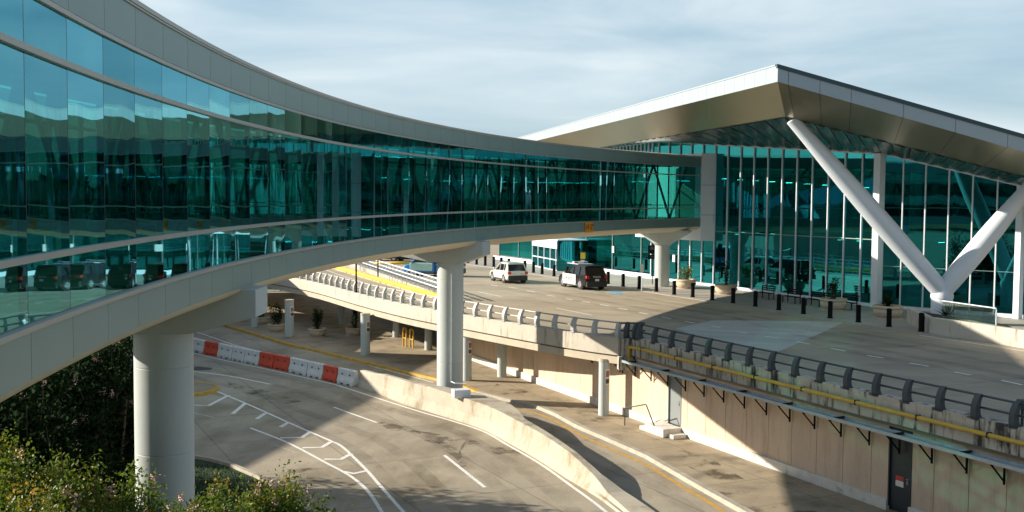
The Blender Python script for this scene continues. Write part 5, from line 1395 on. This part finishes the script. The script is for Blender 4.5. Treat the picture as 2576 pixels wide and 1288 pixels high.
# ------------------------------------------------------------------ trees and shrubs
def tree(name, lab, x, y, h, cr_, n, seed, ls=0.09, fl=0.02, m='leaf2', trunk_r=.10, zmin=0.28, yo=0.0, squash=1.0, g=None, nbr=26, clump=.34):
    rnd = random.Random(seed); t = thing(name, lab, "tree" if h > 4 else "shrub", (x, y, 0), group=g)
    tr = MB(); tips = []
    nst = 4
    for s_ in range(nst):
        a = 2 * pi * s_ / nst + rnd.uniform(-.4, .4); base = Vector((.12 * cos(a), .12 * sin(a), 0)); top = Vector((cr_ * .35 * cos(a), cr_ * .35 * sin(a), h * .72))
        mid = base.lerp(top, .5) + Vector((rnd.uniform(-.1, .1), rnd.uniform(-.1, .1), 0)); tr.tube([base, mid, top], 1, n=6, rs=[trunk_r, trunk_r * .7, trunk_r * .3])
    for k in range(nbr):
        a = rnd.uniform(0, 2 * pi); zz = rnd.uniform(zmin, 1.0); prof = sin(pi * min(1, (zz - zmin * .6) / (1.05 - zmin * .6))) ** .55
        R = cr_ * prof * rnd.uniform(.45, 1.0); q = Vector((R * cos(a), R * sin(a) * squash, h * zz * rnd.uniform(.9, 1.03)))
        p = Vector((R * .25 * cos(a), R * .25 * sin(a), h * zz * .62)); tr.bar(p, q, .03, .008, n=4, caps=False); tips.append((p, q))
    tr.build("trunk", 'bark', t)
    V = []; F = []; Vy = []; Fy = []; Vf = []; Ff = []; per = n // nbr
    for p, q in tips:
        young = rnd.random() < yo
        for i in range(per):
            s_ = rnd.random() ** .45; c = p.lerp(q, s_); sp = clump * (1.1 - .45 * s_)
            c = c + Vector((rnd.gauss(0, sp), rnd.gauss(0, sp), rnd.gauss(0, sp * .8)))
            if young and s_ > .93: leafquad(Vy, Fy, c, ls * rnd.uniform(.6, 1.2), rnd, .55)
            else: leafquad(V, F, c, ls * rnd.uniform(.6, 1.35), rnd, .55)
        for sub in range(3):
            if rnd.random() < fl:
                c0_ = q + Vector((rnd.gauss(0, .15), rnd.gauss(0, .15), rnd.uniform(-.1, .08))); 
                for i in range(40): leafquad(Vf, Ff, c0_ + Vector((rnd.gauss(0, .04), rnd.gauss(0, .04), rnd.gauss(.05, .07))), min(ls, .07) * .6, rnd, 1.0)
    MB().add(V, F).build("crown", m, t, fix=False)
    if Vy: MB().add(Vy, Fy).build("young_leaves", 'leafy', t, fix=False)
    if Vf: MB().add(Vf, Ff).build("blossom", 'flower', t, fix=False)
    return t
def at(px, D): return (px - 1288) / FP * D
# bright flowering shrubs along the bottom edge: (px, distance, top y in the picture)
fg = [(-40, 19.5, 1075), (70, 19.0, 1120), (190, 18.5, 1160), (300, 19.0, 1185), (420, 19.5, 1190), (520, 20.5, 1180), (610, 21.5, 1205), (680, 22.0, 1165), (760, 21.5, 1230), (20, 16.0, 1190), (150, 15.5, 1235), (290, 15.5, 1245), (400, 15.8, 1262), (520, 16.5, 1262), (620, 17, 1268)]
flab = ["at the far left edge, tallest against the dark trees", "left of the pier, with a pink spray above the others", "left of the pier, in the middle of the sunny row", "just left of the pier foot", "in front of the pier, hiding its foot", "just right of the pier, with a loose sunny spray", "right of the pier, low and loose", "with a dark upright tip standing over the road", "the rightmost, over the shaded corner of the road",
        "at the bottom left corner", "at the bottom edge, a step right of the left corner", "at the bottom edge below the dark trees", "at the bottom edge, straight below the pier's lit side", "at the bottom edge below the pier's right side", "at the bottom edge, below the loose sprays"]
for i, (px, D, ty) in enumerate(fg):
    hzn = 493.5 + .0077 * (px - 1288); h = 11 - (ty - hzn) * D / FP - (.10 if i < 4 else .25)
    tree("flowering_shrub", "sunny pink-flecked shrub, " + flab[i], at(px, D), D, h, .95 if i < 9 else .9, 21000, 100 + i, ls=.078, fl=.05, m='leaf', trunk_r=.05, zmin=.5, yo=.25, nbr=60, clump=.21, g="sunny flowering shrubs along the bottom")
# big dark trees behind, their shade put into the dark leaf colour
dk_ = [(-60, 24.5, 960), (60, 24, 985), (175, 36, 900), (262, 35.5, 868), (318, 38, 850), (110, 34.5, 905), (10, 33, 930), (215, 37, 860), (150, 24.0, 1070)]
dl = ["at the far left under the bridge", "second from the left under the bridge", "under the bridge's lower edge, left of centre", "close to the left pier, under the cladding", "touching the left pier's shaded side", "standing further back on the left", "furthest back at the left edge", "lower, in front, left of the pier", "lower, in front at left"]
for i, (px, D, ty) in enumerate(dk_):
    hzn = 493.5 + .0077 * (px - 1288); h = 11 - (ty - hzn) * D / FP
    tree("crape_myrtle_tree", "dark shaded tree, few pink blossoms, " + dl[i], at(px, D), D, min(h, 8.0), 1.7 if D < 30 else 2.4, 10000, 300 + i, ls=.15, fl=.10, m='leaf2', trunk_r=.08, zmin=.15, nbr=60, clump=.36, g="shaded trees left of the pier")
for i, (x, y, h) in enumerate([(-15.5, 39.5, 7.4), (-18.5, 41.2, 7.6), (-20, 37, 7.5)]):
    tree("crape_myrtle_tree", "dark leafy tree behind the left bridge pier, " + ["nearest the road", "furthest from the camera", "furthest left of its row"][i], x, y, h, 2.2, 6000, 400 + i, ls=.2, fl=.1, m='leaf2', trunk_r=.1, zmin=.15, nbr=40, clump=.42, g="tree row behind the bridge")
# grass blades on the bank
rnd = random.Random(11); V = []; F = []
gpoly = [Vector((p[0], p[1])) for p in gl]
for i in range(26000):
    x_ = rnd.uniform(-17, -3); y_ = rnd.uniform(30, 46)
    ok_ = True
    for p_, q_ in zip([Vector((-24, 47)), Vector((-16, 44.6))] + gpoly, [Vector((-16, 44.6))] + gpoly + [Vector((gl[-1][0] + 1.2, gl[-1][1] - 8))]):
        if (q_.x - p_.x) * (y_ - p_.y) - (q_.y - p_.y) * (x_ - p_.x) > -.2 * (q_ - p_).length: ok_ = False; break
    if not ok_: continue
    a_ = rnd.uniform(0, pi); h_ = rnd.uniform(.08, .2); w_ = .015; dx_, dy_ = cos(a_) * w_, sin(a_) * w_; lx, ly = rnd.gauss(0, .04), rnd.gauss(0, .04); o = len(V)
    V.extend([(x_ - dx_, y_ - dy_, .015), (x_ + dx_, y_ + dy_, .015), (x_ + lx, y_ + ly, h_)]); F.append((o, o + 1, o + 2))
tag(MB().add(V, F).build("grass_blades", 'gblade', fix=False), "rough green grass growing on the bank beside the left pier", "grass", kind="stuff")
# distant tree belt
rnd = random.Random(5); V = []; F = []
for i in range(26000):
    a = radians(rnd.uniform(-115, 60)); d = rnd.uniform(290, 330); z = rnd.uniform(0, 1) ** .8 * (11 + 3.5 * sin(a * 31) + 2.5 * sin(a * 77 + 1))
    leafquad(V, F, Vector((d * sin(a), d * cos(a), z)), rnd.uniform(2, 4.5), rnd, .8)
tag(MB().add(V, F).build("tree_belt", 'leaf2', fix=False), "dark belt of distant trees on the horizon beyond the airport", "tree belt", kind="stuff")
